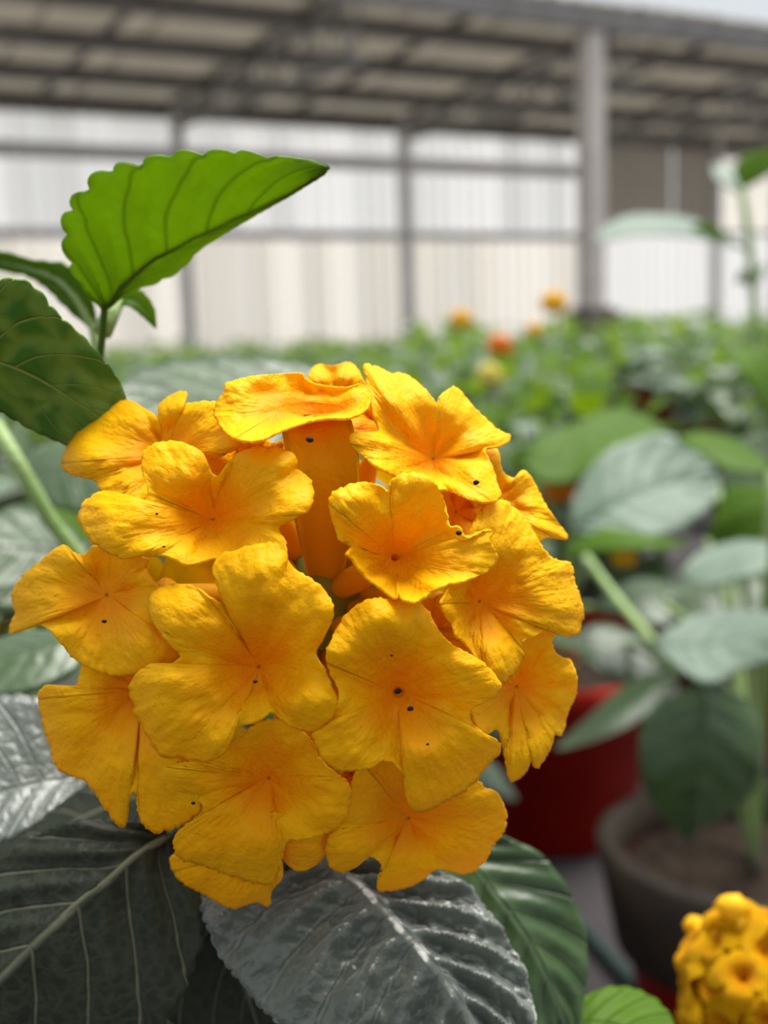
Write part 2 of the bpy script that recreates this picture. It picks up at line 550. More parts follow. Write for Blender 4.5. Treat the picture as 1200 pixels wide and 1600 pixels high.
# ------------------------------------------------------------------ leaves
def leaf_geo(mid, left, right, nv=40, nu=9, teeth=0, tooth=0.06, quilt=0.0, K=7, slope=1.8, groove=0.0, curl=0.0, seed=0, wav=0.0, pucker=0.0):
    """blade between a midrib and two outlines, each a list of 3D points base -> tip"""
    m = cr([tuple(p) + (0,) for p in mid], nv + 1)
    l = cr([tuple(p) + (0,) for p in left], nv + 1)
    r = cr([tuple(p) + (0,) for p in right], nv + 1)
    m, l, r = [[Vector(q[:3]) for q in s] for s in (m, l, r)]
    ln = sum((b - a).length for a, b in zip(m, m[1:]))
    vs, uvs, fs = [], [], []
    cols = 2 * nu + 1
    for i in range(nv + 1):
        v = i / nv
        al = m[min(i + 1, nv)] - m[max(i - 1, 0)]
        ac = r[i] - l[i]
        nm = ac.cross(al)
        if nm.length > 1e-12: nm.normalize()
        for j in range(-nu, nu + 1):
            wv = j / nu
            a = abs(wv)
            e = r[i] if wv > 0 else l[i]
            k = a
            if teeth:
                fr = (v * teeth) % 1.0
                k = a * (1 + tooth * (abs(math.sin(math.pi * fr)) ** 0.6 - 0.6) * a ** 6 * min(1, 8 * v, 8 * (1 - v)))
            p = m[i] + (e - m[i]) * k
            ph = v * K - slope * a
            h = quilt * (abs(math.sin(math.pi * (ph + 0.5))) ** 0.8 - 0.5) * min(1, a * 4) * (1 - 0.55 * a ** 3)
            h -= groove * math.exp(-(wv / 0.07) ** 2)
            h -= curl * a ** 3
            if wav: h += wav * noise.noise(Vector((v * 5 + seed * 7.1, wv * 2.2, seed * 3.3))) * (0.3 + a)
            if pucker:
                q_ = noise.noise(Vector((v * 26 - a * 5, wv * 7, seed * 5.5)))
                q2 = noise.noise(Vector((v * 55, wv * 20, seed * 2.5)))
                h += pucker * (1 - abs(q_) * 2.2 + 0.5 * q2) * min(1, a * 6)
            vs.append(p + nm * (h * ln))
            uvs.append((wv * 0.5 + 0.5, v))
    for i in range(nv):
        for j in range(cols - 1):
            a = i * cols + j
            fs.append((a, a + 1, a + cols + 1, a + cols))
    return vs, fs, uvs


def px_leaf(parent, mid, left, right, mat, name='leaf', label=None, thick=0.00035, rib=0.0, petiole=None, rib_mat='stem', **kw):
    pm_, pl, pr = [[P(*q) for q in s] for s in (mid, left, right)]
    v, f, uv = leaf_geo(pm_, pl, pr, **kw)
    o = obj(name, v, f, M[mat], parent, uv)
    solidify(o, thick)
    if label: o['label'] = label
    if rib:
        path = [Vector(q[:3]) for q in cr([tuple(p) + (0,) for p in pm_], 24)]
        if petiole:
            path = [P(*q) for q in petiole] + path
        n = len(path)
        obj('midrib', *tube_geo(path, [rib * (1.05 - 0.95 * i / (n - 1)) for i in range(n)], 8), M[rib_mat], o)
    elif petiole:
        path = [P(*q) for q in petiole] + [pm_[0]]
        obj('petiole', *tube_geo(path, 0.0011, 8), M['stem'], o)
    return o


def dd(pts, d0, d1=None):
    """give a pixel list a depth running from d0 to d1"""
    d1 = d0 if d1 is None else d1
    n = len(pts) - 1
    return [(x, y, d0 + (d1 - d0) * i / n) for i, (x, y) in enumerate(pts)]


# ------------------------------------------------------------------ the plant in front
MAIN = empty('lantana_plant', Vector((0.0, 0.15, 0)), 'potted lantana with the large yellow flower head in front', 'plant')

HX, HY, HD, HR, HZ = 465.0, 985.0, 0.1170, 475.0, 0.0215


def head_depth(px, py):
    q = ((px - HX) / HR) ** 2 + ((py - HY) / HR) ** 2
    return HD - HZ * math.sqrt(max(0.02, 1 - q))


CORE = P(500, 935, HD + 0.001)
head_stalk = [CORE, P(470, 1080, HD + 0.010), P(420, 1300, HD + 0.018), P(380, 1560, HD + 0.024), P(420, 1900, HD + 0.035), Vector((0.0, 0.15, 0.105))]
cv, cf = [], []
for i in range(13):
    for k in range(20):
        th, ph = math.pi * i / 12, 2 * math.pi * k / 20
        r = 0.0062 * (1 + 0.12 * math.sin(7 * ph + 3 * i))
        cv.append(CORE + Vector((math.sin(th) * math.cos(ph), math.sin(th) * math.sin(ph), math.cos(th))) * r)
for i in range(12):
    for k in range(20):
        cf.append((i * 20 + k, i * 20 + (k + 1) % 20, (i + 1) * 20 + (k + 1) % 20, (i + 1) * 20 + k))
HEAD = obj('flower_head', *merge((cv, cf), tube_geo([Vector(q[:3]) for q in cr([tuple(p) + (0,) for p in head_stalk], 30)], 0.0013, 10)), M['core'], MAIN)
HEAD['label'] = 'dome of crinkled golden yellow florets on a green stalk'


def floret(throat, outline, lift=0.0, recess=7.0, curl=2.6, seed=0, N=240, K=32, tube_path=None, tube_r=None, r0=(2, 2), tube_uv=0.1, tube_mat=0.2, wav=0.6, fold=1.3, flare=78.0):
    """one corolla: a tube that opens at its throat into a crinkled, lobed limb (outline points may carry a third value, mm towards the viewer)"""
    pts = [(q[0], q[1], q[2] if len(q) > 2 else 0.0) for q in outline]
    o = cr(pts, N, True)
    tx, ty = throat
    rad = [math.hypot(q[0] - tx, q[1] - ty) for q in o]
    mx_ = max(rad)
    lob = []
    wnd = N // 7
    for i in range(N):
        loc = [rad[(i + j) % N] for j in range(-wnd, wnd + 1)]
        a, b = min(loc), max(loc)
        lob.append((rad[i] - a) / (b - a + 1e-6))
    sm = 8
    lob = [sum(lob[(i + j) % N] for j in range(-sm, sm + 1)) / (2 * sm + 1) for i in range(N)]
    vs, uvs, fs = [], [], []
    for k in range(K + 1):
        s = (k / K) ** 1.1
        for i in range(N):
            ox, oy, ol = o[i]
            an = math.atan2(oy - ty, ox - tx)
            cs, sn = math.cos(an), math.sin(an)
            jit = 1.0 + (0.022 * noise.noise(Vector((i * 0.33, seed * 5.0, 1.0))) + 0.026 * noise.noise(Vector((i * 0.85, seed * 3.0, 7.0)))) * s ** 4
            ix, iy = tx + r0[0] * cs, ty + r0[1] * sn
            qx, qy = ix + (ox - ix) * s * jit, iy + (oy - iy) * s * jit
            rpx = math.hypot(qx - tx, qy - ty)
            base = head_depth(qx, qy)
            rec = recess * math.exp(-(rpx / flare) ** 1.5)
            m_ = lob[i]
            crease = fold * (1 - m_) * 3.4 * s * (1 - s) * min(1, s * 2.5)
            up = lift + ol * s ** 1.6
            ed = curl * max(0.0, (s - 0.5) / 0.5) ** 2.2 * (0.25 + 0.75 * m_)
            wv = wav * noise.noise(Vector((2.4 * cs + seed * 3.7, 2.4 * sn + seed, 1.9 * s))) * s * 2.4
            wv += 0.55 * noise.noise(Vector((qx * 0.026, qy * 0.026, seed * 2.0))) * min(1, s * 2)
            cr1 = 0.16 * noise.noise(Vector((i * 0.36 * (rad[i] / mx_ + 0.25), rpx * 0.045, seed * 9.0)))
            cr2 = 0.17 * noise.noise(Vector((qx * 0.075, qy * 0.075, seed * 4.0 + 2)))
            crk = (cr1 + cr2) * min(1, max(0, s * 1.6 - 0.25))
            d = base + (rec + crease + ed - up - wv - crk) * 0.001
            vs.append(P(qx, qy, d))
            uvs.append((i / N, 0.12 + 0.88 * s))
    for k in range(K):
        for i in range(N):
            i2 = (i + 1) % N
            a, b, c, e = k * N + i, k * N + i2, (k + 1) * N + i2, (k + 1) * N + i
            fs.append((a, e, c, b))
    midx = [0] * len(fs)
    # the tube goes on from the throat ring down to the head's core
    ring = vs[:N:4]
    n_t = len(ring)
    tc = sum(ring, Vector()) / n_t
    dirn = CORE - tc
    path = tube_path or [tc, tc + dirn * 0.2, tc + dirn * 0.5, tc + dirn * 0.85]
    path = [tc] + list(path[1:])
    rr_ = tube_r or [0.0, 0.00095, 0.0011, 0.0008]
    cen = [Vector(q[:3]) for q in cr([tuple(p) + (0,) for p in path], 13)]
    rads = [q[0] for q in cr([(r, j / 3, 0, 0) for j, r in enumerate(rr_)], 13)]
    prev = [k * 4 for k in range(n_t)]
    for j in range(1, 13):
        f = j / 12
        axis = (cen[min(j + 1, 12)] - cen[j - 1]).normalized()
        cur = []
        for k in range(n_t):
            v = ring[k] - tc
            vp = v - axis * v.dot(axis)
            vp = vp.normalized() * (rads[j] if f > 0.3 else v.length * (1 - f / 0.3) + rads[j] * f / 0.3)
            keep = max(0.0, 1 - f / 0.3)
            cur.append(len(vs))
            vs.append(cen[j] + vp + axis * (v.dot(axis) * keep))
            uvs.append((k / n_t, tube_uv))
        for k in range(n_t):
            k2 = (k + 1) % n_t
            fs.append((prev[k], prev[k2], cur[k2], cur[k]))
            midx.append(0 if f < tube_mat else 1)
        prev = cur
    ob = obj('floret', vs, fs, [M['petal'], M['tube']], HEAD, uvs, midx)
    solidify(ob, 0.00022)
    return ob


def ring_outline(cx, cy, r, seed, n=5, sq=1.0):
    rr_ = random.Random(seed)
    out = []
    for k in range(n):
        l_ = rr_.uniform(0.85, 1.12)
        for da, q in ((-0.26, 0.86), (0, 1.0), (0.26, 0.88), (0.5, 0.66)):
            a = 2 * math.pi * (k + da) / n + seed
            out.append((cx + r * q * l_ * math.cos(a), cy + r * q * l_ * sq * math.sin(a)))
    return out


FL = [
    # tucked between the front ones
    dict(throat=(712, 800), lift=-2.2, outline=ring_outline(712, 800, 95, 1.3)),
    dict(throat=(600, 665), lift=-2.0, outline=ring_outline(600, 665, 78, 0.4)),
    dict(throat=(395, 740), lift=-2.6, outline=ring_outline(395, 735, 78, 2.1)),
    dict(throat=(250, 965), lift=-3.0, outline=ring_outline(262, 975, 70, 0.9)),
    dict(throat=(660, 985), lift=-2.6, outline=ring_outline(668, 985, 78, 2.9)),
    dict(throat=(560, 1215), lift=-3.4, outline=ring_outline(575, 1235, 66, 1.9)),
    # behind at the top
    dict(throat=(525, 625), lift=-4.5, outline=[(478, 596), (488, 576), (500, 570), (520, 571), (542, 567), (556, 574), (566, 590), (590, 640), (560, 680), (500, 680), (460, 640)]),
    # far right, upper
    dict(throat=(772, 790), lift=-1.5, outline=[(745, 720), (765, 702), (778, 706), (784, 735), (803, 748), (816, 736), (829, 746), (851, 787), (870, 815), (886, 842), (852, 841), (832, 856), (790, 860), (755, 820), (735, 770)]),
    # right, lower
    dict(throat=(806, 1072), lift=-0.6, curl=1.0, outline=[(800, 1010), (822, 998), (849, 984), (865, 992), (861, 1005), (873, 1024), (890, 1031), (900, 1056), (899, 1086), (887, 1112), (878, 1147), (869, 1147), (863, 1120), (866, 1146), (857, 1174), (843, 1195), (834, 1197), (831, 1160), (830, 1184), (819, 1208), (799, 1221), (792, 1203), (784, 1160), (776, 1140), (758, 1147), (741, 1130), (734, 1105), (745, 1070), (770, 1040)]),
    # bottom, lower layer
    dict(throat=(420, 1318), lift=-1.4, recess=1.5, outline=[(271, 1360), (268, 1340), (300, 1310), (360, 1300), (430, 1270), (500, 1285), (514, 1311), (506, 1337), (482, 1357), (458, 1357), (441, 1340), (440, 1371), (423, 1394), (420, 1416), (405, 1409), (387, 1412), (360, 1418), (317, 1395), (285, 1378)]),
    # top left, behind
    dict(throat=(258, 712), lift=-0.2, outline=[(97, 722), (104, 702), (122, 676), (140, 652), (165, 637), (198, 626), (228, 640), (247, 650), (250, 632), (270, 617), (292, 613), (290, 630), (330, 628), (368, 636), (385, 668), (370, 700), (310, 730), (250, 790), (200, 780), (160, 768), (150, 752), (130, 746), (105, 738)]),
    # right
    dict(throat=(748, 940), lift=0.6, outline=[(688, 942, 1), (697, 925), (712, 905), (722, 868), (735, 828), (758, 788), (785, 782), (812, 803), (832, 830), (856, 866), (872, 876), (891, 881), (897, 908), (911, 953), (907, 975), (902, 991), (878, 993), (855, 985), (832, 997), (815, 1001), (818, 1025), (806, 1047), (786, 1066), (766, 1060), (752, 1036), (742, 1028), (720, 1000), (712, 996), (704, 975), (694, 962)]),
    # left
    dict(throat=(168, 930), lift=-0.2, recess=4.5, outline=[(100, 852), (82, 862), (60, 880), (32, 905), (19, 930), (24, 955), (15, 988), (35, 984), (60, 977), (80, 987), (100, 1010), (117, 1029), (137, 1042), (180, 1055), (230, 1050), (262, 1040), (276, 1022), (260, 998), (246, 986), (252, 950), (255, 925), (240, 908), (229, 890), (230, 872), (205, 870), (180, 862), (150, 852), (133, 866), (115, 864)]),
    # lower left
    dict(throat=(222, 1080), lift=0.2, outline=[(61, 1089), (68, 1073), (92, 1072), (117, 1074), (126, 1050), (135, 1030), (180, 1022), (230, 1040), (265, 1080), (280, 1140), (310, 1200), (315, 1252), (308, 1274), (281, 1290), (255, 1299), (234, 1297), (217, 1274), (213, 1240), (203, 1246), (190, 1268), (197, 1289), (187, 1291), (172, 1272), (159, 1254), (136, 1222), (110, 1211), (89, 1198), (78, 1163), (70, 1140), (65, 1118)]),
    # bottom right
    dict(throat=(638, 1278), lift=0.0, outline=[(566, 1195), (550, 1221), (546, 1250), (530, 1288), (513, 1308), (511, 1342), (527, 1361), (554, 1355), (577, 1338), (596, 1352), (590, 1376), (591, 1391), (612, 1391), (638, 1385), (662, 1373), (680, 1358), (702, 1361), (733, 1364), (758, 1343), (770, 1320), (785, 1302), (791, 1280), (788, 1260), (775, 1238), (758, 1231), (740, 1214), (690, 1190), (630, 1180)]),
    # bottom
    dict(throat=(420, 1215), lift=0.7, outline=[(242, 1198), (246, 1222), (266, 1241), (299, 1246), (318, 1262), (302, 1280), (280, 1297), (272, 1315), (281, 1340), (325, 1354), (370, 1370), (415, 1382), (430, 1368), (440, 1345), (450, 1315), (470, 1312), (500, 1305), (520, 1297), (537, 1283), (545, 1262), (548, 1245), (544, 1222), (518, 1203), (497, 1182), (490, 1166), (474, 1143), (443, 1128), (411, 1126), (384, 1143), (362, 1165), (336, 1183), (289, 1190)]),
    # top, its front lip seen edge-on above its tube
    dict(throat=(486, 640), lift=1.0, recess=5.5, curl=0.5, r0=(52, 9), flare=70, tube_uv=0.8, tube_mat=0.62, outline=[(367, 686, 3.5), (345, 668, 1), (335, 640), (352, 610, 0.2), (351, 602, 0.2), (368, 595), (400, 588), (440, 584), (470, 583), (477, 592), (500, 602), (540, 606), (566, 600), (579, 618, 1), (572, 640, 2.5), (545, 654, 4), (512, 655, 4.5), (478, 661, 4.5), (440, 674, 4.2), (402, 690, 4)],
         tube_path=[P(486, 650, 0.1032), P(502, 715, 0.1020), P(508, 790, 0.1038), P(508, 930, 0.1135)], tube_r=[0.0030, 0.0029, 0.0021, 0.0010]),
    # top right
    dict(throat=(676, 718), lift=1.3, recess=8.0, outline=[(547, 692, 2), (551, 677, 2), (575, 676, 1.2), (592, 672), (582, 648), (578, 620), (572, 592), (568, 570), (588, 574), (612, 584), (630, 584), (650, 596), (667, 612), (683, 632), (686, 620), (695, 612), (711, 605), (729, 624), (751, 648), (781, 674), (797, 681), (792, 692), (776, 698), (758, 702), (768, 725, 1), (775, 750, 1.6), (782, 774, 2), (770, 786, 2), (740, 784, 2), (702, 768, 2), (672, 765, 2), (640, 753, 2), (600, 737, 2), (567, 714, 2)]),
    # left, middle
    dict(throat=(333, 812), lift=1.6, recess=8.0, outline=[(232, 770), (223, 738), (223, 712), (234, 698), (262, 690), (290, 694), (315, 708), (331, 738), (343, 742), (365, 714), (398, 700), (440, 702), (464, 718), (462, 732), (482, 746), (490, 770), (484, 795), (462, 809), (436, 826), (447, 848, 1), (449, 872, 1), (438, 893, 1), (405, 896, 0.8), (365, 888, 0.8), (338, 874, 1), (312, 880, 1.2), (290, 884, 1.2), (264, 871, 1.2), (230, 868, 1), (190, 872, 0.6), (152, 852), (129, 826), (124, 800), (140, 778), (166, 768), (196, 776), (222, 786)]),
    # centre left
    dict(throat=(405, 1042), lift=1.8, recess=7.0, outline=[(350, 944), (338, 912), (334, 885), (350, 866), (400, 852), (440, 850), (450, 878), (470, 896), (492, 908), (517, 936), (521, 960), (511, 985), (498, 1010), (494, 1026), (508, 1044), (517, 1072), (528, 1097), (518, 1120), (504, 1134), (484, 1143), (448, 1130), (424, 1112), (402, 1128), (366, 1138), (360, 1158), (345, 1180), (316, 1190), (282, 1182), (252, 1180), (229, 1147), (210, 1106), (203, 1074), (214, 1054), (236, 1038), (262, 1040), (282, 1024), (262, 1003), (240, 972), (231, 947), (238, 926), (260, 916), (286, 912), (310, 920), (330, 934)]),
    # centre right
    dict(throat=(622, 1082), lift=2.0, recess=7.0, r0=(9, 8), outline=[(511, 1032), (512, 1013), (527, 982), (546, 956), (572, 939), (594, 935), (620, 938), (650, 938), (668, 955), (684, 982), (700, 1002), (724, 1017), (758, 1039), (780, 1067), (774, 1087), (750, 1099), (735, 1113), (740, 1132), (763, 1150), (781, 1161), (778, 1178), (761, 1196), (741, 1221), (722, 1238), (697, 1250), (664, 1267), (645, 1264), (634, 1243), (634, 1222), (624, 1202), (602, 1188), (580, 1199), (554, 1203), (528, 1203), (507, 1187), (494, 1165), (490, 1147), (502, 1134), (520, 1115), (528, 1092), (527, 1074), (516, 1052)]),
    # centre, small raised one
    dict(throat=(617, 872), lift=3.4, recess=8.0, r0=(7, 6), curl=0.9, outline=[(515, 785), (521, 771), (543, 759), (572, 754), (594, 759), (607, 768), (613, 748), (643, 739), (677, 752), (694, 783), (699, 808), (703, 823), (718, 823), (724, 836), (736, 840), (764, 827), (768, 836), (766, 846), (775, 861), (773, 881), (755, 897), (721, 910, 1), (699, 914, 1.5), (676, 926, 2), (651, 941, 2), (630, 938, 2), (622, 924, 1.5), (618, 936, 1.5), (591, 917, 1.2), (569, 900, 1), (549, 874, 1), (541, 866, 1), (548, 852), (531, 843), (521, 818)],
         ),
]
for i, kw in enumerate(FL):
    floret(seed=i + 1, **kw)


# generic floret for the back of the dome and for other heads
def generic_floret_geo(n_lobes=5, N=60, K=9, seed=0, cup=0.25):
    rnd = random.Random(seed)
    ln = [rnd.uniform(0.8, 1.15) for _ in range(n_lobes)]
    vs, fs, uvs = [], [], []
    for k in range(K + 1):
        s = max(0.05, k / K)
        for i in range(N):
            a = 2 * math.pi * i / N
            q = (a / (2 * math.pi) * n_lobes) % n_lobes
            li = int(q)
            f = q - li
            r = ln[li] * (0.62 + 0.38 * math.sin(math.pi * f) ** 0.55) * s
            z = -0.55 * math.exp(-(r / 0.22) ** 1.3) - cup * max(0, r - 0.55) ** 2 * 3 + 0.09 * noise.noise(Vector((3 * r * math.cos(a) + seed, 3 * r * math.sin(a), seed * 1.3)))
            vs.append(Vector((r * math.cos(a), r * math.sin(a), z)))
            uvs.append((i / N, s))
    for k in range(K):
        for i in range(N):
            i2 = (i + 1) % N
            fs.append((k * N + i, k * N + i2, (k + 1) * N + i2, (k + 1) * N + i))
    tv, tf = tube_geo([Vector((0, 0, z)) for z in (-0.5, -0.9, -1.5, -2.0)], [0.14, 0.2, 0.15, 0.12], 10, cap=False)
    o = len(vs)
    vs += tv
    uvs += [(0.5, 0.2)] * len(tv)
    mi = [0] * len(fs) + [1] * len(tf)
    fs += [tuple(q + o for q in f) for f in tf]
    return vs, fs, uvs, mi


def frame_to(nrm, spin):
    q = Vector((0, 0, 1)).rotation_difference(nrm)
    return q.to_matrix().to_4x4() @ Matrix.Rotation(spin, 4, 'Z')


gm = []
for s in range(3):
    v, f, uv, mi = generic_floret_geo(5 if s else 4, seed=s + 3)
    gm.append(make_mesh('floret', v, f, [M['petal'], M['tube']], uv, mi))
C_HEAD = P(HX, HY, HD)
rnd = random.Random(5)
o_main = origin_of(HEAD)
for th, cnt in ((35, 5), (64, 8)):            # the dome's far side
    for k in range(cnt):
        a = 2 * math.pi * (k + rnd.uniform(-.15, .15)) / cnt
        t_ = math.radians(th)
        nrm = (FWD * math.cos(t_) + (RT * math.cos(a) + UP * math.sin(a)) * math.sin(t_)).normalized()
        pos = C_HEAD + nrm * 0.0185
        o = bpy.data.objects.new('floret', gm[k % 3])
        col.objects.link(o)
        o.parent = HEAD
        o.matrix_basis = Matrix.Translation(pos - o_main) @ frame_to(nrm, rnd.uniform(0, 6)) @ Matrix.Scale(0.0070, 4)


def blob(c, r, seed, stretch=1.4):
    vs, fs = [], []
    for i in range(5):
        for k in range(7):
            th, ph = math.pi * i / 4, 2 * math.pi * k / 7
            n_ = Vector((math.sin(th) * math.cos(ph) * stretch, math.sin(th) * math.sin(ph), math.cos(th)))
            vs.append(c + n_ * r * (1 + 0.3 * noise.noise(n_ * 2 + Vector((seed, 0, 0)))))
    for i in range(4):
        for k in range(7):
            fs.append((i * 7 + k, i * 7 + (k + 1) % 7, (i + 1) * 7 + (k + 1) % 7, (i + 1) * 7 + k))
    return vs, fs


for i, (x, y, r, up_) in enumerate(((484, 687, 5, 4.6), (622, 1080, 4.5, -1.2), (641, 1107, 4, 1.8), (245, 803, 2, 2.6), (256, 854, 1.8, 2.6), (163, 971, 3, 0.6), (302, 1255, 2.5, 1.4), (744, 754, 4, 3.4), (717, 833, 4, 3.8), (399, 1065, 3, 2), (612, 1024, 2, 2.2), (668, 1163, 2, 2.2))):
    d = head_depth(x, y) - (up_ + 0.1) * 0.001
    o = obj('dark_speck', *blob(P(x, y, d), r * d / F_PX, i), M['speck'], HEAD)

# leaves of the plant in front
px_leaf(MAIN, mid=[(163, 482, .126), (187, 452, .125), (224, 415, .124), (280, 382, .123), (355, 345, .121), (443, 303, .119), (512, 262, .117)],
        left=[(158, 480, .126), (131, 452, .124), (111, 415, .122), (100, 375, .120), (107, 335, .118), (130, 300, .116), (170, 270, .115), (230, 255, .114), (290, 242, .114), (360, 241, .114), (430, 247, .115), (480, 254, .116), (512, 262, .117)],
        right=[(168, 482, .126), (191, 463, .127), (224, 448, .127), (272, 430, .127), (300, 402, .126), (336, 374, .124), (397, 336, .122), (448, 304, .120), (490, 278, .118), (512, 263, .117)],
        mat='leaf_young', nv=90, nu=12, teeth=13, tooth=0.13, quilt=0.032, K=6, slope=2.2, groove=-0.004, curl=0.01, seed=1, rib=0.0004, rib_mat='rib_green',
        petiole=[(150, 640, .128), (156, 560, .128), (161, 515, .127)], label='bright green toothed leaf standing upright')
px_leaf(MAIN, mid=[(-110, 540, .108), (-30, 555, .110), (60, 590, .112), (140, 640, .113), (192, 668, .114)],
        left=[(-110, 538, .108), (-50, 455, .107), (22, 436, .107), (60, 455, .108), (92, 492, .109), (148, 545, .111), (184, 592, .113), (198, 635, .114), (192, 667, .114)],
        right=[(-110, 542, .108), (-70, 600, .112), (0, 642, .114), (55, 672, .115), (105, 694, .115), (150, 700, .115), (180, 692, .115), (192, 669, .114)],
        mat='leaf_mid', nv=60, nu=10, teeth=16, tooth=0.05, quilt=0.02, K=5, slope=1.8, seed=2, label='dark green leaf with pale net veins at the left edge')
px_leaf(MAIN, mid=[(148, 515, .150), (120, 465, .150), (80, 430, .152), (0, 408, .156), (-40, 400, .158)],
        left=[(152, 512, .150), (138, 455, .148), (108, 416, .148), (50, 407, .152), (0, 394, .154), (-40, 398, .158)],
        right=[(144, 517, .150), (105, 482, .152), (70, 448, .154), (40, 430, .157), (0, 421, .159), (-40, 404, .158)],
        mat='leaf_fresh', nv=30, nu=6, teeth=9, tooth=0.12, quilt=0.02, seed=3, rib=0.0007, petiole=[(160, 580, .148)])
px_leaf(MAIN, mid=[(180, 470, .138), (210, 470, .138), (232, 488, .139), (244, 512, .140)], left=[(180, 466, .138), (215, 452, .138), (240, 478, .139), (245, 511, .140)],
        right=[(180, 474, .138), (203, 478, .137), (225, 495, .138), (243, 513, .140)], mat='leaf_young', nv=24, nu=5, teeth=6, tooth=0.1, seed=4, petiole=[(160, 520, .136)])
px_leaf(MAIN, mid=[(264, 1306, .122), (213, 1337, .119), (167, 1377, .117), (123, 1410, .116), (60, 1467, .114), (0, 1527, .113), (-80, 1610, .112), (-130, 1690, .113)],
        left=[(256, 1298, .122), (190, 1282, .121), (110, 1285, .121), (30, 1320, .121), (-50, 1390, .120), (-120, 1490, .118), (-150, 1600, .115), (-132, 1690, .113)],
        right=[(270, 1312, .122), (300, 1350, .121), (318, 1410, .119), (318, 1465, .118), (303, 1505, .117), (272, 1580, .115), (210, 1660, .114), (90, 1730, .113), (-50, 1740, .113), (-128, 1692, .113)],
        mat='leaf_shaded', nv=120, nu=20, teeth=22, tooth=0.05, pucker=0.004, quilt=0.03, K=6, slope=2.0, groove=0.004, seed=5, rib=0.00042, rib_mat='rib', label='dark leaf in shade with pale veins at the bottom left')
px_leaf(MAIN, mid=[(480, 1322, .123), (545, 1370, .121), (625, 1450, .118), (700, 1540, .115), (745, 1620, .113), (770, 1700, .112)],
        left=[(474, 1322, .123), (400, 1335, .121), (330, 1372, .119), (316, 1410, .118), (330, 1460, .117), (375, 1530, .115), (440, 1600, .113), (540, 1680, .112), (660, 1730, .111), (768, 1702, .112)],
        right=[(486, 1320, .123), (610, 1325, .124), (715, 1365, .123), (775, 1430, .121), (812, 1490, .119), (832, 1560, .117), (835, 1620, .115), (810, 1680, .113), (772, 1702, .112)],
        mat='leaf_silver', nv=150, nu=26, teeth=40, tooth=0.025, quilt=0.085, K=8, slope=2.0, groove=0.016, seed=6, wav=0.04, pucker=0.016, label='large puckered grey-green leaf below the yellow flower head')
px_leaf(MAIN, mid=[(690, 1290, .146), (760, 1380, .143), (830, 1480, .140), (880, 1600, .138), (890, 1640, .138)],
        left=[(684, 1294, .146), (680, 1390, .142), (720, 1490, .139), (790, 1580, .137), (886, 1642, .138)],
        right=[(698, 1286, .146), (785, 1310, .146), (845, 1340, .146), (886, 1395, .145), (910, 1460, .144), (912, 1520, .142), (902, 1590, .140), (892, 1642, .138)],
        mat='leaf_mature', nv=60, nu=10, quilt=0.03, K=7, groove=0.01, curl=0.03, seed=7, label='glossy green leaf behind the grey-green one')
px_leaf(MAIN, mid=[(140, 1215, .140), (70, 1222, .138), (-20, 1245, .136), (-150, 1280, .134)],
        left=[(140, 1210, .140), (102, 1130, .142), (58, 1092, .143), (0, 1090, .143), (-80, 1130, .140), (-150, 1270, .134)],
        right=[(140, 1222, .140), (100, 1252, .135), (50, 1292, .132), (0, 1316, .131), (-80, 1325, .131), (-150, 1288, .134)],
        mat='leaf_silver', nv=60, nu=9, teeth=16, tooth=0.05, quilt=0.02, K=7, groove=0.004, seed=8, label='grey-green leaf at the left edge under the yellow florets')
px_leaf(MAIN, mid=[(860, 1600, .142), (950, 1600, .140), (1060, 1640, .139)], left=[(860, 1597, .142), (900, 1565, .144), (955, 1543, .145), (1005, 1552, .145), (1045, 1585, .143), (1062, 1636, .139)],
        right=[(860, 1606, .142), (930, 1670, .136), (1000, 1690, .135), (1058, 1645, .139)], mat='leaf_fresh', nv=40, nu=8, teeth=11, tooth=0.07, quilt=0.03, seed=9, label='fresh toothed leaf at the bottom edge')
for dx, dy, s in ((0, 0, 1), (16, 12, -1)):
    px_leaf(MAIN, mid=[(850 + dx, 1625 + dy, .141), (846 + dx, 1590 + dy, .140), (858 + dx, 1556 + dy, .140)], left=[(846 + dx, 1625 + dy, .141), (832 + dx, 1585 + dy, .139), (856 + dx, 1556 + dy, .140)],
            right=[(856 + dx, 1625 + dy, .141), (872 + dx, 1590 + dy, .139), (860 + dx, 1556 + dy, .140)], mat='leaf_fresh', nv=16, nu=4, quilt=0.03, seed=10 + s)
px_leaf(MAIN, mid=[(540, 600, .225), (350, 625, .215), (170, 636, .205)], left=[(540, 594, .225), (440, 562, .23), (330, 557, .23), (250, 567, .225), (198, 590, .215), (170, 634, .205)],
        right=[(540, 606, .225), (440, 690, .20), (330, 715, .195), (250, 700, .195), (198, 668, .20), (170, 638, .205)], mat='leaf_mature', nv=30, nu=7, quilt=0.02, seed=12, label='blurred grey-green leaf behind the top of the yellow flower head')
px_leaf(MAIN, mid=[(30, 745, .24), (100, 735, .235), (220, 750, .23)], left=[(30, 740, .24), (60, 700, .245), (120, 688, .245), (180, 705, .24), (220, 748, .23)],
        right=[(30, 750, .24), (70, 785, .23), (140, 800, .225), (220, 754, .23)], mat='leaf_mature', nv=24, nu=6, quilt=0.02, seed=51)
px_leaf(MAIN, mid=[(150, 880, .21), (60, 860, .205), (-60, 850, .20)], left=[(150, 876, .21), (100, 815, .215), (20, 790, .215), (-60, 848, .20)],
        right=[(150, 884, .21), (90, 930, .20), (0, 960, .195), (-60, 853, .20)], mat='leaf_mature', nv=24, nu=6, quilt=0.02, seed=52)
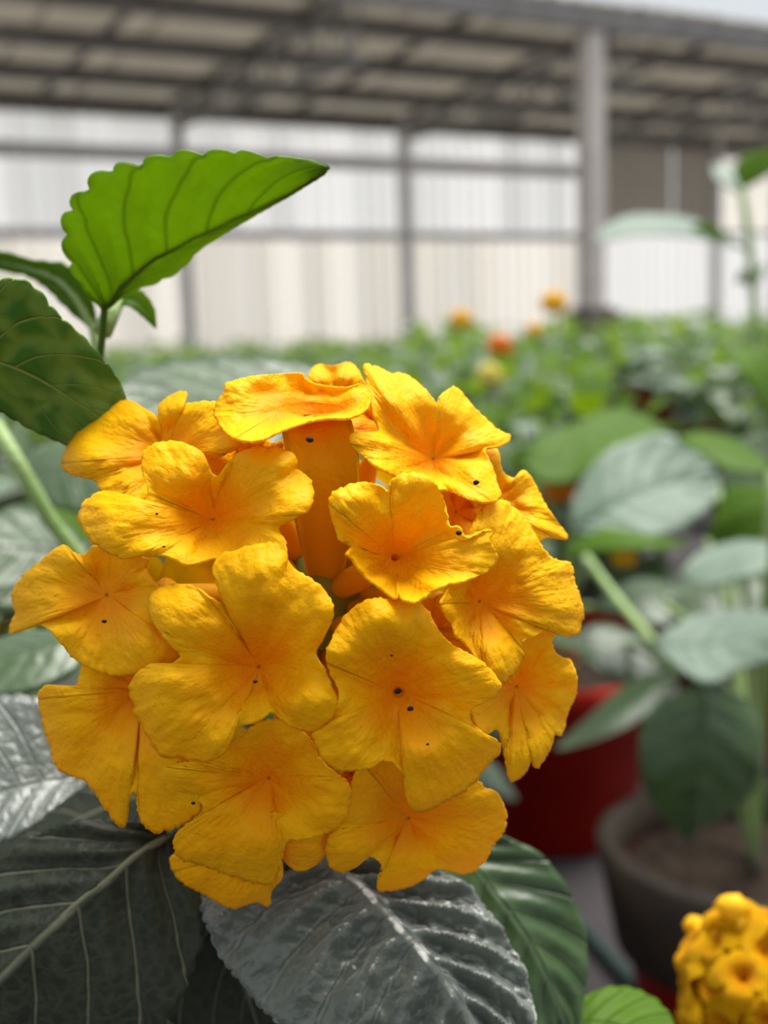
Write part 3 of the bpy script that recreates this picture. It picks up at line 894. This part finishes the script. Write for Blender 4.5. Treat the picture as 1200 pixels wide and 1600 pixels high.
px_leaf(MAIN, mid=[(150, 1000, .175), (70, 1010, .172), (-70, 1050, .17)], left=[(150, 996, .175), (85, 984, .18), (0, 998, .18), (-70, 1046, .17)],
        right=[(150, 1004, .175), (100, 1060, .168), (0, 1090, .165), (-70, 1054, .17)], mat='leaf_mature', nv=24, nu=6, quilt=0.02, seed=53)
px_leaf(MAIN, mid=[(270, 1300, .131), (340, 1430, .130), (430, 1680, .130)], left=[(255, 1300, .131), (215, 1430, .130), (250, 1580, .129), (426, 1682, .130)],  # this and the next two: dark leaves added to blacken the shaded gap
        right=[(285, 1290, .131), (430, 1310, .134), (560, 1480, .132), (436, 1682, .130)], mat='leaf_shaded', nv=30, nu=7, quilt=0.02, seed=54)
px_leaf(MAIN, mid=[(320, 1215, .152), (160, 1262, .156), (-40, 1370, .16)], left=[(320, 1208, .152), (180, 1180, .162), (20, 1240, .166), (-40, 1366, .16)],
        right=[(320, 1222, .152), (240, 1350, .148), (80, 1420, .15), (-40, 1374, .16)], mat='leaf_shaded', nv=30, nu=7, quilt=0.02, seed=55)
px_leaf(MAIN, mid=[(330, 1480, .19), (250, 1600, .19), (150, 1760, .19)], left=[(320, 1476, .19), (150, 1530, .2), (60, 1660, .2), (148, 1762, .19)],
        right=[(340, 1484, .19), (420, 1640, .18), (320, 1760, .18), (154, 1762, .19)], mat='leaf_shaded', nv=30, nu=7, quilt=0.02, seed=56)
# its branches and pot
for path, r in (([(150, 640, .128), (230, 800, .146), (300, 1100, .155), (330, 1600, .165), (380, 1900, .18)], .0016),
                ([(-10, 660, .19), (40, 745, .19), (95, 840, .192), (200, 1000, .195), (330, 1500, .2), (380, 1950, .2)], .0013)):
    pts3 = [P(*q) for q in path] + [Vector((0.0, 0.15, 0.105))]
    obj('stem', *tube_geo([Vector(q[:3]) for q in cr([tuple(p) + (0,) for p in pts3], 30)], r, 10), M['stem'], MAIN)


def pot_parts(parent, c, s=1.0, band=False):
    prof = [(0.0, 0.0), (0.046, 0.0), (0.050, 0.004), (0.062, 0.090), (0.068, 0.091), (0.070, 0.116), (0.066, 0.117), (0.063, 0.100), (0.060, 0.095)]
    po = obj('pot', *lathe_geo([(r * s, z * s) for r, z in prof], 40, c), M['pot'], parent)
    if band:
        obj('pot_rim', *lathe_geo([(r * s, z * s) for r, z in ((0.0605, 0.066), (0.0650, 0.068), (0.0735, 0.117), (0.0655, 0.119), (0.0625, 0.10))], 40, c), M['pot_dark'], parent)
    sp = [(0.0615 * s, 0.100 * s), (0.05 * s, 0.103 * s), (0.03 * s, 0.104 * s), (0.0001, 0.104 * s)]
    obj('soil', *lathe_geo(sp, 32, c), M['soil'], parent)
    return po


pot_parts(MAIN, Vector((0.0, 0.15, 0)))

# ------------------------------------------------------------------ second flower head, lower right, on a small plant of its own
c2 = P(1178, 1535, 0.170)
SMALL = empty('lantana_plant', Vector((c2.x + 0.015, c2.y + 0.05, 0)), 'small potted lantana with a tight yellow flower head in the bottom right corner', 'plant')
sp0 = origin_of(SMALL)
h2 = obj('flower_head', *merge(blob(c2, 0.006, 1, 1.0), tube_geo([c2, c2 - Z * 0.03 + FWD * 0.01, sp0 + Z * 0.16, sp0 + Z * 0.105], 0.0014, 8)), M['core'], SMALL)
h2['label'] = 'tight yellow flower head of half-open florets'
rnd = random.Random(11)
R2 = 0.0108
n2 = 34
budm = []
for s in range(3):
    v, f, uv, mi = generic_floret_geo(4, N=36, K=7, seed=20 + s, cup=1.1)
    budm.append(make_mesh('floret', v, f, [M['petal'], M['tube']], uv, mi))
for k in range(n2):
    zc = 1 - 2 * (k + 0.5) / n2
    a = k * 2.39996
    nrm = Vector((math.sqrt(1 - zc * zc) * math.cos(a), math.sqrt(1 - zc * zc) * math.sin(a), zc))
    if nrm.z < -0.8: continue
    o = bpy.data.objects.new('floret', budm[k % 3])
    col.objects.link(o)
    o.parent = h2
    o.matrix_basis = Matrix.Translation(c2 + nrm * R2 * rnd.uniform(0.82, 1.12) - sp0) @ frame_to((nrm + Vector((rnd.uniform(-.2, .2), rnd.uniform(-.2, .2), 0.1))).normalized(), rnd.uniform(0, 6)) @ Matrix.Scale(0.0043 * rnd.uniform(0.8, 1.25), 4)
cb = P(1145, 1418, 0.168)
obj('flower_bud', *merge(blob(cb, 0.0019, 3, 1.3), tube_geo([cb, c2 + Z * 0.004], [0.0013, 0.0009], 8)), M['petal_far'], SMALL)
cb = P(1084, 1446, 0.185)
obj('flower_bud', *merge(blob(cb, 0.0015, 4, 1.2), tube_geo([cb, c2], [0.0008, 0.0008], 8)), M['petal_far'], SMALL)
pot_parts(SMALL, sp0, 0.85)
obj('stem', *tube_geo([sp0 + Z * 0.088, sp0 + Vector((0.03, 0.02, 0.17)), sp0 + Vector((0.05, 0.03, 0.21))], 0.0016, 8), M['stem'], SMALL)

# ------------------------------------------------------------------ generic plants
def generic_leaf(seed, wide=0.34, nv=8, nu=3, droop=0.25, fold=0.18):
    """unit leaf along +X"""
    rr = random.Random(seed)
    mid, lf, rt = [], [], []
    for i in range(7):
        t = i / 6
        wd = wide * (math.sin(math.pi * t ** 0.72) ** 0.8) + 0.004
        z = 0.10 * math.sin(math.pi * t * 0.7) - droop * t * t
        mid.append(Vector((t, 0, z)))
        lf.append(Vector((t + 0.02, wd, z + fold * wd + rr.uniform(-.02, .02))))
        rt.append(Vector((t + 0.02, -wd, z + fold * wd + rr.uniform(-.02, .02))))
    return leaf_geo(mid, lf, rt, nv=nv, nu=nu, quilt=0.03, K=6, groove=0.012, curl=0.03, teeth=0, seed=seed, wav=0.03)


GL = [generic_leaf(s, wide=0.30 + 0.05 * (s % 3), droop=0.12 + 0.12 * (s % 4)) for s in range(6)]
GL_lo = [generic_leaf(s, wide=0.31 + 0.05 * (s % 3), nv=5, nu=2, droop=0.12 + 0.12 * (s % 4)) for s in range(6)]
LEAF_ME = {}
for mk in ('leaf_mature', 'leaf_fresh', 'leaf_pale'):
    LEAF_ME[mk] = [make_mesh('leaf', v, f, M[mk], uv) for v, f, uv in GL]


def plant_layout(rr, height=0.33, spread=0.11, branches=7):
    """stems (paths) and leaves (matrix, kind) of one bushy lantana, local to its pot base"""
    stems, leaves, tips = [], [], []
    z0 = 0.10
    for b in range(branches):
        a = 2 * math.pi * (b + rr.uniform(-.3, .3)) / branches
        sp = spread * (rr.uniform(0.55, 1.15) if b else 0.15)
        hh = height * rr.uniform(0.80, 1.0) * (1.03 if b == 0 else 1)
        p0 = Vector((0.012 * math.cos(a), 0.012 * math.sin(a), z0 - 0.004))
        p1 = Vector((sp * 0.6 * math.cos(a), sp * 0.6 * math.sin(a), z0 + (hh - z0) * 0.45))
        p2 = Vector((sp * math.cos(a), sp * math.sin(a), hh - 0.02))
        path = [p0, p0.lerp(p1, 0.5) + Z * 0.01, p1, p1.lerp(p2, 0.5), p2]
        stems.append(path)
        nn = 6
        for k in range(1, nn + 1):
            f = k / nn
            p = p0.lerp(p1, f * 2) if f < 0.5 else p1.lerp(p2, f * 2 - 1)
            az = a + (math.pi / 2 if k % 2 else 0) + rr.uniform(-.3, .3)
            for sgn in (0, math.pi):
                sz = rr.uniform(0.05, 0.075) * (1.0 if f < 0.85 else 0.62)
                pit = rr.uniform(-0.30, 0.25) - (0.55 if f > 0.85 else 0.1)
                mt = Matrix.Translation(p) @ Matrix.Rotation(az + sgn, 4, 'Z') @ Matrix.Rotation(pit, 4, 'Y') @ Matrix.Rotation(rr.uniform(-.35, .35), 4, 'X') @ Matrix.Translation((0.012, 0, 0)) @ Matrix.Scale(sz, 4)
                kind = 'leaf_fresh' if f > 0.85 and rr.random() < 0.75 else ('leaf_pale' if rr.random() < 0.22 else ('leaf_fresh' if rr.random() < 0.18 else 'leaf_mature'))
                leaves.append((mt, kind))
        tips.append(p2)
    return stems, leaves, tips


def far_head(rr, c, r):
    gs = []
    n = 22
    for k in range(n):
        zc = 1 - 1.7 * (k + 0.5) / n
        a = k * 2.4
        q = math.sqrt(max(0, 1 - zc * zc))
        gs.append(blob(c + Vector((q * math.cos(a), q * math.sin(a), zc)) * r * 0.8, r * 0.33, k, 1.2))
    return merge(*gs)


def stems_geo(stems, r=0.0018):
    return merge(*[tube_geo(p, [r * 1.2, r * 1.1, r, r * .9, r * .7], 6) for p in stems])


def near_plant(loc, seed, label, keep=None, heads=0, group=None, height=0.33, spread=0.11, branches=7, head_mat='petal_far', pot=True, lscale=1.0):
    """a plant whose leaves are objects of their own"""
    rr = random.Random(seed)
    t = empty('lantana_plant', loc, label, 'plant', group)
    pot_parts(t, Vector(loc))
    st, lv, tips = plant_layout(rr, height, spread, branches)
    obj('stem', *stems_geo(st), M['stem'], t, local=True)
    for i, (mt, kind) in enumerate(lv):
        wp = Vector(loc) + mt.to_translation()
        if keep and not keep(wp, mt): continue
        o = bpy.data.objects.new('leaf', LEAF_ME[kind][i % 6])
        col.objects.link(o)
        o.parent = t
        o.matrix_basis = mt @ Matrix.Scale(lscale, 4)
    for k in range(heads):
        c = tips[k % len(tips)] + Vector((rr.uniform(-.01, .01), rr.uniform(-.01, .01), 0.022))
        obj('flower_head', *far_head(rr, c, 0.013), M[head_mat], t, local=True)
    return t


def far_template(seed, heads, head_mat='petal_far'):
    rr = random.Random(seed)
    st, lv, tips = plant_layout(rr, rr.uniform(.31, .345), 0.12, 7)
    V, Fc, UVs, mi = [], [], [], []
    kinds = ['leaf_mature', 'leaf_fresh', 'leaf_pale']
    for i, (mt, kind) in enumerate(lv):
        v, f, uv = GL_lo[i % 6]
        o = len(V)
        V += [mt @ q for q in v]
        UVs += uv
        Fc += [tuple(a + o for a in q) for q in f]
        mi += [kinds.index(kind)] * len(f)
    d = {}
    d['foliage'] = make_mesh('foliage', V, Fc, [M[k] for k in kinds], UVs, mi)
    sv, sf = stems_geo(st)
    d['stem'] = make_mesh('stem', sv, sf, M['stem'])
    d['heads'] = []
    for k in range(heads):
        c = tips[k % len(tips)] + Z * 0.024
        hv, hf = far_head(rr, c, rr.uniform(.011, .015))
        d['heads'].append(make_mesh('flower_head', hv, hf, M[head_mat]))
    return d


prof = [(0.0, 0.0), (0.046, 0.0), (0.050, 0.004), (0.062, 0.090), (0.068, 0.091), (0.070, 0.116), (0.066, 0.117), (0.063, 0.100), (0.03, 0.103), (0.0001, 0.104)]
pv_, pf_ = lathe_geo(prof, 20)
FAR_POT = make_mesh('pot', pv_, pf_, [M['pot'], M['soil']], midx=[1 if i // 20 >= 7 else 0 for i in range(len(pf_))])
TPL = [far_template(31, 0), far_template(32, 0), far_template(33, 0), far_template(34, 0), far_template(35, 0), far_template(36, 0)]


def far_plant(loc, rot, t, s, label, group):
    r = empty('lantana_plant', loc, label, 'plant', group)
    r.rotation_euler = (0, 0, rot)
    r.scale = (s, s, s)
    for nm, me in [('pot', FAR_POT), ('stem', t['stem']), ('foliage', t['foliage'])] + [('flower_head', m) for m in t['heads']]:
        o = bpy.data.objects.new(nm, me)
        col.objects.link(o)
        o.parent = r
        if nm == 'foliage': o['kind'] = 'stuff'
    return r


# ---- the two plants on the right
pa = P(872, 1250, 0.86)
PA = empty('lantana_plant', Vector((pa.x, pa.y, 0)), 'potted lantana in the bright red pot behind the flower head', 'plant')
pot_parts(PA, origin_of(PA), 1.05)
px_leaf(PA, mid=[(896, 828, .60), (960, 790, .60), (1040, 757, .61), (1121, 742, .62)], left=[(894, 824, .60), (900, 775, .61), (938, 717, .62), (990, 690, .63), (1042, 682, .63), (1095, 702, .63), (1121, 740, .62)],
        right=[(898, 832, .60), (935, 840, .59), (990, 847, .58), (1050, 837, .58), (1092, 810, .59), (1118, 778, .61), (1121, 745, .62)], mat='leaf_pale', nv=40, nu=9, quilt=0.02, K=6, groove=0.015, curl=-0.02, seed=21, thick=0.0006, label='broad pale downy leaf')
px_leaf(PA, mid=[(1045, 672, .70), (960, 680, .69), (880, 705, .68), (808, 712, .68)], left=[(1045, 670, .70), (980, 638, .72), (930, 645, .71), (880, 668, .70), (808, 700, .68)],
        right=[(1045, 675, .70), (1000, 695, .67), (940, 725, .66), (895, 752, .66), (850, 756, .66), (808, 715, .68)], mat='leaf_fresh', nv=24, nu=6, quilt=0.02, seed=22, thick=0.0006)
px_leaf(PA, mid=[(880, 862, .58), (950, 836, .57), (1010, 846, .56), (1075, 850, .56)], left=[(880, 858, .58), (945, 826, .58), (1010, 836, .57), (1075, 847, .56)],
        right=[(880, 868, .58), (945, 862, .56), (1010, 858, .55), (1075, 853, .56)], mat='leaf_fresh', nv=24, nu=5, seed=23, thick=0.0006)
px_leaf(PA, mid=[(1062, 1045, .64), (1000, 1095, .63), (930, 1138, .62), (866, 1172, .61)], left=[(1055, 1040, .64), (980, 1068, .65), (920, 1120, .64), (866, 1170, .61)],
        right=[(1068, 1055, .64), (1005, 1122, .62), (935, 1156, .61), (866, 1174, .61)], mat='leaf_mature', nv=24, nu=5, seed=24, thick=0.0006)
px_leaf(PA, mid=[(930, 950, .70), (985, 930, .69), (1050, 940, .68), (1090, 960, .68)], left=[(930, 945, .70), (990, 905, .71), (1050, 915, .70), (1090, 955, .68)],
        right=[(930, 955, .70), (985, 965, .67), (1050, 985, .66), (1090, 965, .68)], mat='leaf_mature', nv=24, nu=5, seed=25, thick=0.0006)
px_leaf(PA, mid=[(880, 1000, .72), (930, 1010, .71), (1000, 1035, .70), (1050, 1050, .69)], left=[(880, 995, .72), (940, 975, .73), (1000, 995, .72), (1050, 1045, .69)],
        right=[(880, 1005, .72), (930, 1045, .69), (990, 1075, .68), (1050, 1055, .69)], mat='leaf_mature', nv=24, nu=5, seed=26, thick=0.0006)
base_a = origin_of(PA) + Z * 0.108
for tgt in ((895, 830, .60), (940, 700, .68), (930, 880, .60), (1062, 1045, .64), (850, 700, .72), (930, 950, .70), (880, 1000, .72)):
    e = P(*tgt)
    m_ = base_a.lerp(e, 0.55) + Z * 0.02
    obj('stem', *tube_geo([Vector(q[:3]) for q in cr([tuple(p) + (0,) for p in (base_a, m_, e)], 12)], 0.0022, 8), M['stem'], PA)
obj('flower_head', *far_head(random.Random(2), P(874, 765, .68), 0.0085), M['petal_orange'], PA)
obj('flower_head', *far_head(random.Random(3), P(975, 872, .60), 0.0055), M['petal_far'], PA)

pb = P(1205, 1290, 0.54)
PB = empty('lantana_plant', Vector((pb.x, pb.y + 0.02, 0)), 'potted lantana at the right edge with a dark hanging leaf over its soil', 'plant')
pot_parts(PB, origin_of(PB), 1.0, True)
px_leaf(PB, mid=[(1022, 1004, .44), (1080, 1010, .435), (1150, 1000, .43), (1265, 985, .42)], left=[(1022, 1000, .44), (1080, 964, .45), (1150, 953, .45), (1212, 960, .44), (1265, 983, .42)],
        right=[(1022, 1008, .44), (1068, 1050, .42), (1110, 1070, .415), (1160, 1046, .42), (1212, 1030, .42), (1265, 988, .42)], mat='leaf_pale', nv=40, nu=9, quilt=0.02, K=6, groove=0.012, seed=31, thick=0.0005, label='pale green leaf bent in the middle')
px_leaf(PB, mid=[(1100, 1062, .45), (1098, 1140, .44), (1088, 1230, .44), (1074, 1314, .45)], left=[(1094, 1062, .45), (1012, 1115, .455), (998, 1190, .45), (1010, 1240, .45), (1040, 1280, .45), (1072, 1314, .45)],
        right=[(1108, 1062, .45), (1172, 1100, .455), (1193, 1170, .45), (1182, 1230, .45), (1140, 1272, .45), (1100, 1292, .45), (1077, 1314, .45)], mat='leaf_mature', nv=40, nu=9, quilt=0.02, K=6, groove=0.012, seed=32, thick=0.0005, label='broad dark green leaf hanging over the soil')
px_leaf(PB, mid=[(1063, 897, .52), (1120, 885, .51), (1180, 872, .50), (1265, 872, .50)], left=[(1063, 893, .52), (1100, 860, .53), (1160, 844, .52), (1210, 850, .51), (1265, 868, .50)],
        right=[(1063, 903, .52), (1110, 917, .50), (1170, 902, .49), (1265, 880, .50)], mat='leaf_pale', nv=24, nu=6, quilt=0.02, seed=33, thick=0.0005)
px_leaf(PB, mid=[(1225, 690, .43), (1205, 620, .43), (1170, 570, .43), (1128, 550, .44)], left=[(1218, 692, .43), (1182, 622, .42), (1158, 578, .42), (1128, 553, .44)],
        right=[(1240, 680, .43), (1232, 600, .44), (1190, 550, .445), (1128, 547, .44)], mat='leaf_fresh', nv=24, nu=6, quilt=0.02, seed=34, thick=0.0005, label='bright green leaf at the right edge')
px_leaf(PB, mid=[(1058, 684, .58), (1110, 695, .57), (1160, 715, .56), (1205, 736, .55)], left=[(1058, 680, .58), (1112, 676, .59), (1170, 698, .58), (1205, 732, .55)],
        right=[(1058, 690, .58), (1108, 718, .56), (1150, 738, .55), (1205, 740, .55)], mat='leaf_fresh', nv=24, nu=6, seed=35, thick=0.0005)
px_leaf(PB, mid=[(1105, 845, .62), (1160, 800, .61), (1240, 780, .60)], left=[(1105, 840, .62), (1140, 762, .63), (1240, 765, .60)],
        right=[(1105, 850, .62), (1180, 858, .60), (1240, 790, .60)], mat='leaf_fresh', nv=24, nu=6, seed=36, thick=0.0005)
px_leaf(PB, mid=[(1035, 942, .66), (1120, 928, .65), (1230, 932, .64)], left=[(1035, 936, .66), (1110, 885, .68), (1230, 915, .64)],
        right=[(1035, 948, .66), (1120, 985, .63), (1230, 950, .64)], mat='leaf_mature', nv=24, nu=6, seed=37, thick=0.0005)
px_leaf(PB, mid=[(1120, 760, .68), (1170, 720, .68), (1240, 690, .68)], left=[(1120, 755, .68), (1150, 690, .69), (1240, 670, .68)],
        right=[(1120, 765, .68), (1185, 775, .67), (1240, 705, .68)], mat='leaf_mature', nv=24, nu=6, seed=38, thick=0.0005)
base_b = origin_of(PB) + Z * 0.103
for tgt in ((1022, 1004, .44), (1100, 1062, .45), (1160, 885, .52), (1225, 690, .43), (1205, 736, .55), (1105, 845, .62), (1035, 942, .66), (1120, 760, .68)):
    e = P(*tgt)
    obj('stem', *tube_geo([Vector(q[:3]) for q in cr([tuple(p) + (0,) for p in (base_b, base_b.lerp(e, 0.6) + Z * 0.03, e)], 12)], 0.0018, 8), M['stem'], PB)
sk = [P(*q) for q in ((915, 870, .50), (960, 930, .48), (1022, 1004, .44))]
obj('stem', *tube_geo([Vector(q[:3]) for q in cr([tuple(p) + (0,) for p in sk], 10)], 0.0019, 8), M['stem'], PB)

# ---- tall shoot at the right edge
tb = P(1176, 520, 0.95)
PT = empty('lantana_plant', Vector((tb.x, tb.y, 0)), 'tall lantana shoot rising above the others in front of the bright opening', 'plant')
pot_parts(PT, origin_of(PT), 1.0)
ob = origin_of(PT)
obj('stem', *tube_geo([Vector(q[:3]) for q in cr([tuple(p) + (0,) for p in (ob + Z * 0.10, P(1180, 560, .95), P(1172, 400, .95), P(1160, 296, .95))], 16)], 0.0032, 8), M['stem'], PT)
px_leaf(PT, mid=[(1160, 294, .95), (1180, 270, .94), (1205, 248, .93), (1240, 232, .92)], left=[(1157, 292, .95), (1146, 264, .96), (1162, 244, .96), (1196, 234, .94), (1240, 230, .92)],
        right=[(1163, 295, .95), (1190, 280, .93), (1215, 262, .92), (1240, 234, .92)], mat='leaf_young', nv=20, nu=5, seed=41, thick=0.0008)
px_leaf(PT, mid=[(1155, 300, .95), (1135, 275, .97), (1112, 258, .99)], left=[(1153, 302, .95), (1118, 280, .96), (1112, 260, .99)], right=[(1158, 298, .95), (1148, 265, .98), (1112, 256, .99)], mat='leaf_pale', nv=16, nu=4, seed=42, thick=0.0008)
px_leaf(PT, mid=[(1168, 388, .95), (1090, 357, .93), (1010, 352, .90), (928, 380, .88)], left=[(1166, 386, .95), (1085, 343, .96), (1000, 334, .94), (952, 348, .92), (928, 378, .88)],
        right=[(1168, 391, .95), (1085, 372, .90), (1000, 368, .88), (952, 376, .87), (928, 381, .88)], mat='leaf_pale', nv=24, nu=6, seed=43, thick=0.0008)
px_leaf(PT, mid=[(1140, 372, .92), (1105, 361, .92), (1072, 362, .92)], left=[(1140, 368, .92), (1105, 346, .92), (1072, 360, .92)], right=[(1140, 374, .92), (1105, 374, .92), (1072, 364, .92)], mat='leaf_mid', nv=16, nu=4, seed=44, thick=0.0008)
for k, (x, y) in enumerate(((1195, 415), (1150, 440))):
    px_leaf(PT, mid=[(1174, 445, .95), ((1174 + x) / 2, 430, .95), (x, y, .95)], left=[(1173, 443, .95), ((1174 + x) / 2, 418, .96), (x, y - 3, .95)], right=[(1176, 448, .95), ((1174 + x) / 2, 442, .94), (x, y + 3, .95)], mat='leaf_mature', nv=12, nu=4, seed=45 + k, thick=0.0008)


# ---- neighbours on the left, each leaf its own object
def pix(p):
    q = p - CAM
    d = q.dot(FWD)
    return 600 + F_PX * q.dot(RT) / d, 800 - F_PX * q.dot(UP) / d, d


near_plant(Vector((-0.135, 0.40, 0)), 51, 'blurred potted lantana close behind the flower head on the left', heads=0, height=0.315, spread=0.10)
near_plant(Vector((-0.02, 0.62, 0)), 52, 'potted lantana hidden mostly behind the big flower head', height=0.30, spread=0.11)
near_plant(Vector((-0.33, 0.72, 0)), 53, 'second potted lantana back on the left edge', height=0.315)
near_plant(Vector((0.18, 1.05, 0)), 54, 'leafy lantana right behind the red-potted one', height=0.325)
near_plant(Vector((0.44, 0.90, 0)), 55, 'bushy lantana behind the plant at the right edge', heads=0, height=0.325)
near_plant(Vector((-0.10, 0.92, 0)), 56, 'leafy lantana behind the top left of the flower head', height=0.30)
near_plant(Vector((-0.06, 1.24, 0)), 57, 'leafy lantana without flowers in line behind the top of the big flower head', height=0.32)

# ---- the field behind
taken = []
for px_, py_, d_, mt_, r_, lab in ((720, 500, 2.35, 'petal_far', .020, 'field lantana with a yellow flower head left of the orange ones'),
                                   (865, 474, 1.9, 'petal_far', .019, 'field lantana whose yellow flower head stands beside the foot of the post'),
                                   (781, 541, 1.75, 'petal_orange', .017, 'field lantana with an orange flower head above the big yellow one'),
                                   (834, 516, 2.65, 'petal_far', .016, 'field lantana with a small yellow flower head just right of the orange one'),
                                   (765, 588, 1.40, 'petal_lemon', .014, 'field lantana with a pale lemon flower head low over the big one')):
    c_ = P(px_, py_, d_)
    loc = Vector((c_.x + 0.01, c_.y + 0.01, 0))
    pl_ = far_plant(loc, 0, TPL[len(taken) % 6], min(1.0, (c_.z - 0.005) / 0.335), lab, 'flowering lantanas in the field')
    k_ = pl_.scale[0]
    hv, hf = far_head(rr if 'rr' in globals() else random.Random(1), (c_ - loc) / k_, r_ / k_)
    tv, tf = tube_geo([(c_ - loc) / k_, Vector((0, 0, (c_.z - 0.05) / k_)), Vector((0, 0, 0.12))], 0.002, 6)
    obj('flower_head', hv, hf, M[mt_], pl_, local=True)
    obj('stem', tv, tf, M['stem'], pl_, local=True)
    taken.append((loc.x, loc.y))
ORD = ['first', 'second', 'third', 'fourth', 'fifth', 'sixth', 'seventh', 'eighth', 'ninth', 'tenth', 'eleventh', 'twelfth']
rr = random.Random(77)
y = 1.15
row = 0
cnt = 0
while y < 5.2:
    half = 0.316 * y + 0.13
    x = -half + (0.14 if row % 2 else 0)
    k = 0
    while x < half:
        xx, yy = x + rr.uniform(-.012, .012), y + rr.uniform(-.012, .012)
        ok = not (yy < 1.45 and 0.0 < xx < 0.55) and not (yy < 1.2 and -0.25 < xx < 0.3)
        ok = ok and all((xx - a) ** 2 + (yy - b) ** 2 > 0.2 ** 2 for a, b in taken)
        ti = rr.randrange(6)
        side = xx / (0.33 * y)
        s = rr.uniform(0.93, 1.03) * (1.05 if side > 0.1 else 0.94)
        rot = rr.uniform(0, 6.28)
        if ok:
            if y < 2.3:
                lab, grp = 'blurred lantana, %s from the left in the %s field row' % (ORD[k], ORD[row]), 'lantanas in the nearer rows'
            else:
                lab, grp = 'lantana plant in the far rows towards the translucent wall', 'lantanas in the far rows'
            far_plant((xx, yy, 0), rot, TPL[ti], s, lab, grp)
            cnt += 1
            k += 1
        x += 0.31
    y += 0.29 if y < 2.3 else 0.36
    row += 1
print('field plants', cnt)

# hose lying on the floor


def on_floor(px, py, z=0.006):
    d = FWD + RT * ((px - 600) / F_PX) - UP * ((py - 800) / F_PX)
    return CAM + d * ((z - CAM.z) / d.z)


hp = [on_floor(*q) for q in ((860, 1400), (915, 1455), (960, 1505), (1010, 1560), (1060, 1620), (1120, 1700))]
ho = obj('drip_hose', *tube_geo([Vector(q[:3]) for q in cr([tuple(p) + (0,) for p in hp], 24)], 0.004, 10), M['hose'])
tag(ho, 'thin dark teal hose lying on the grey floor', 'hose')
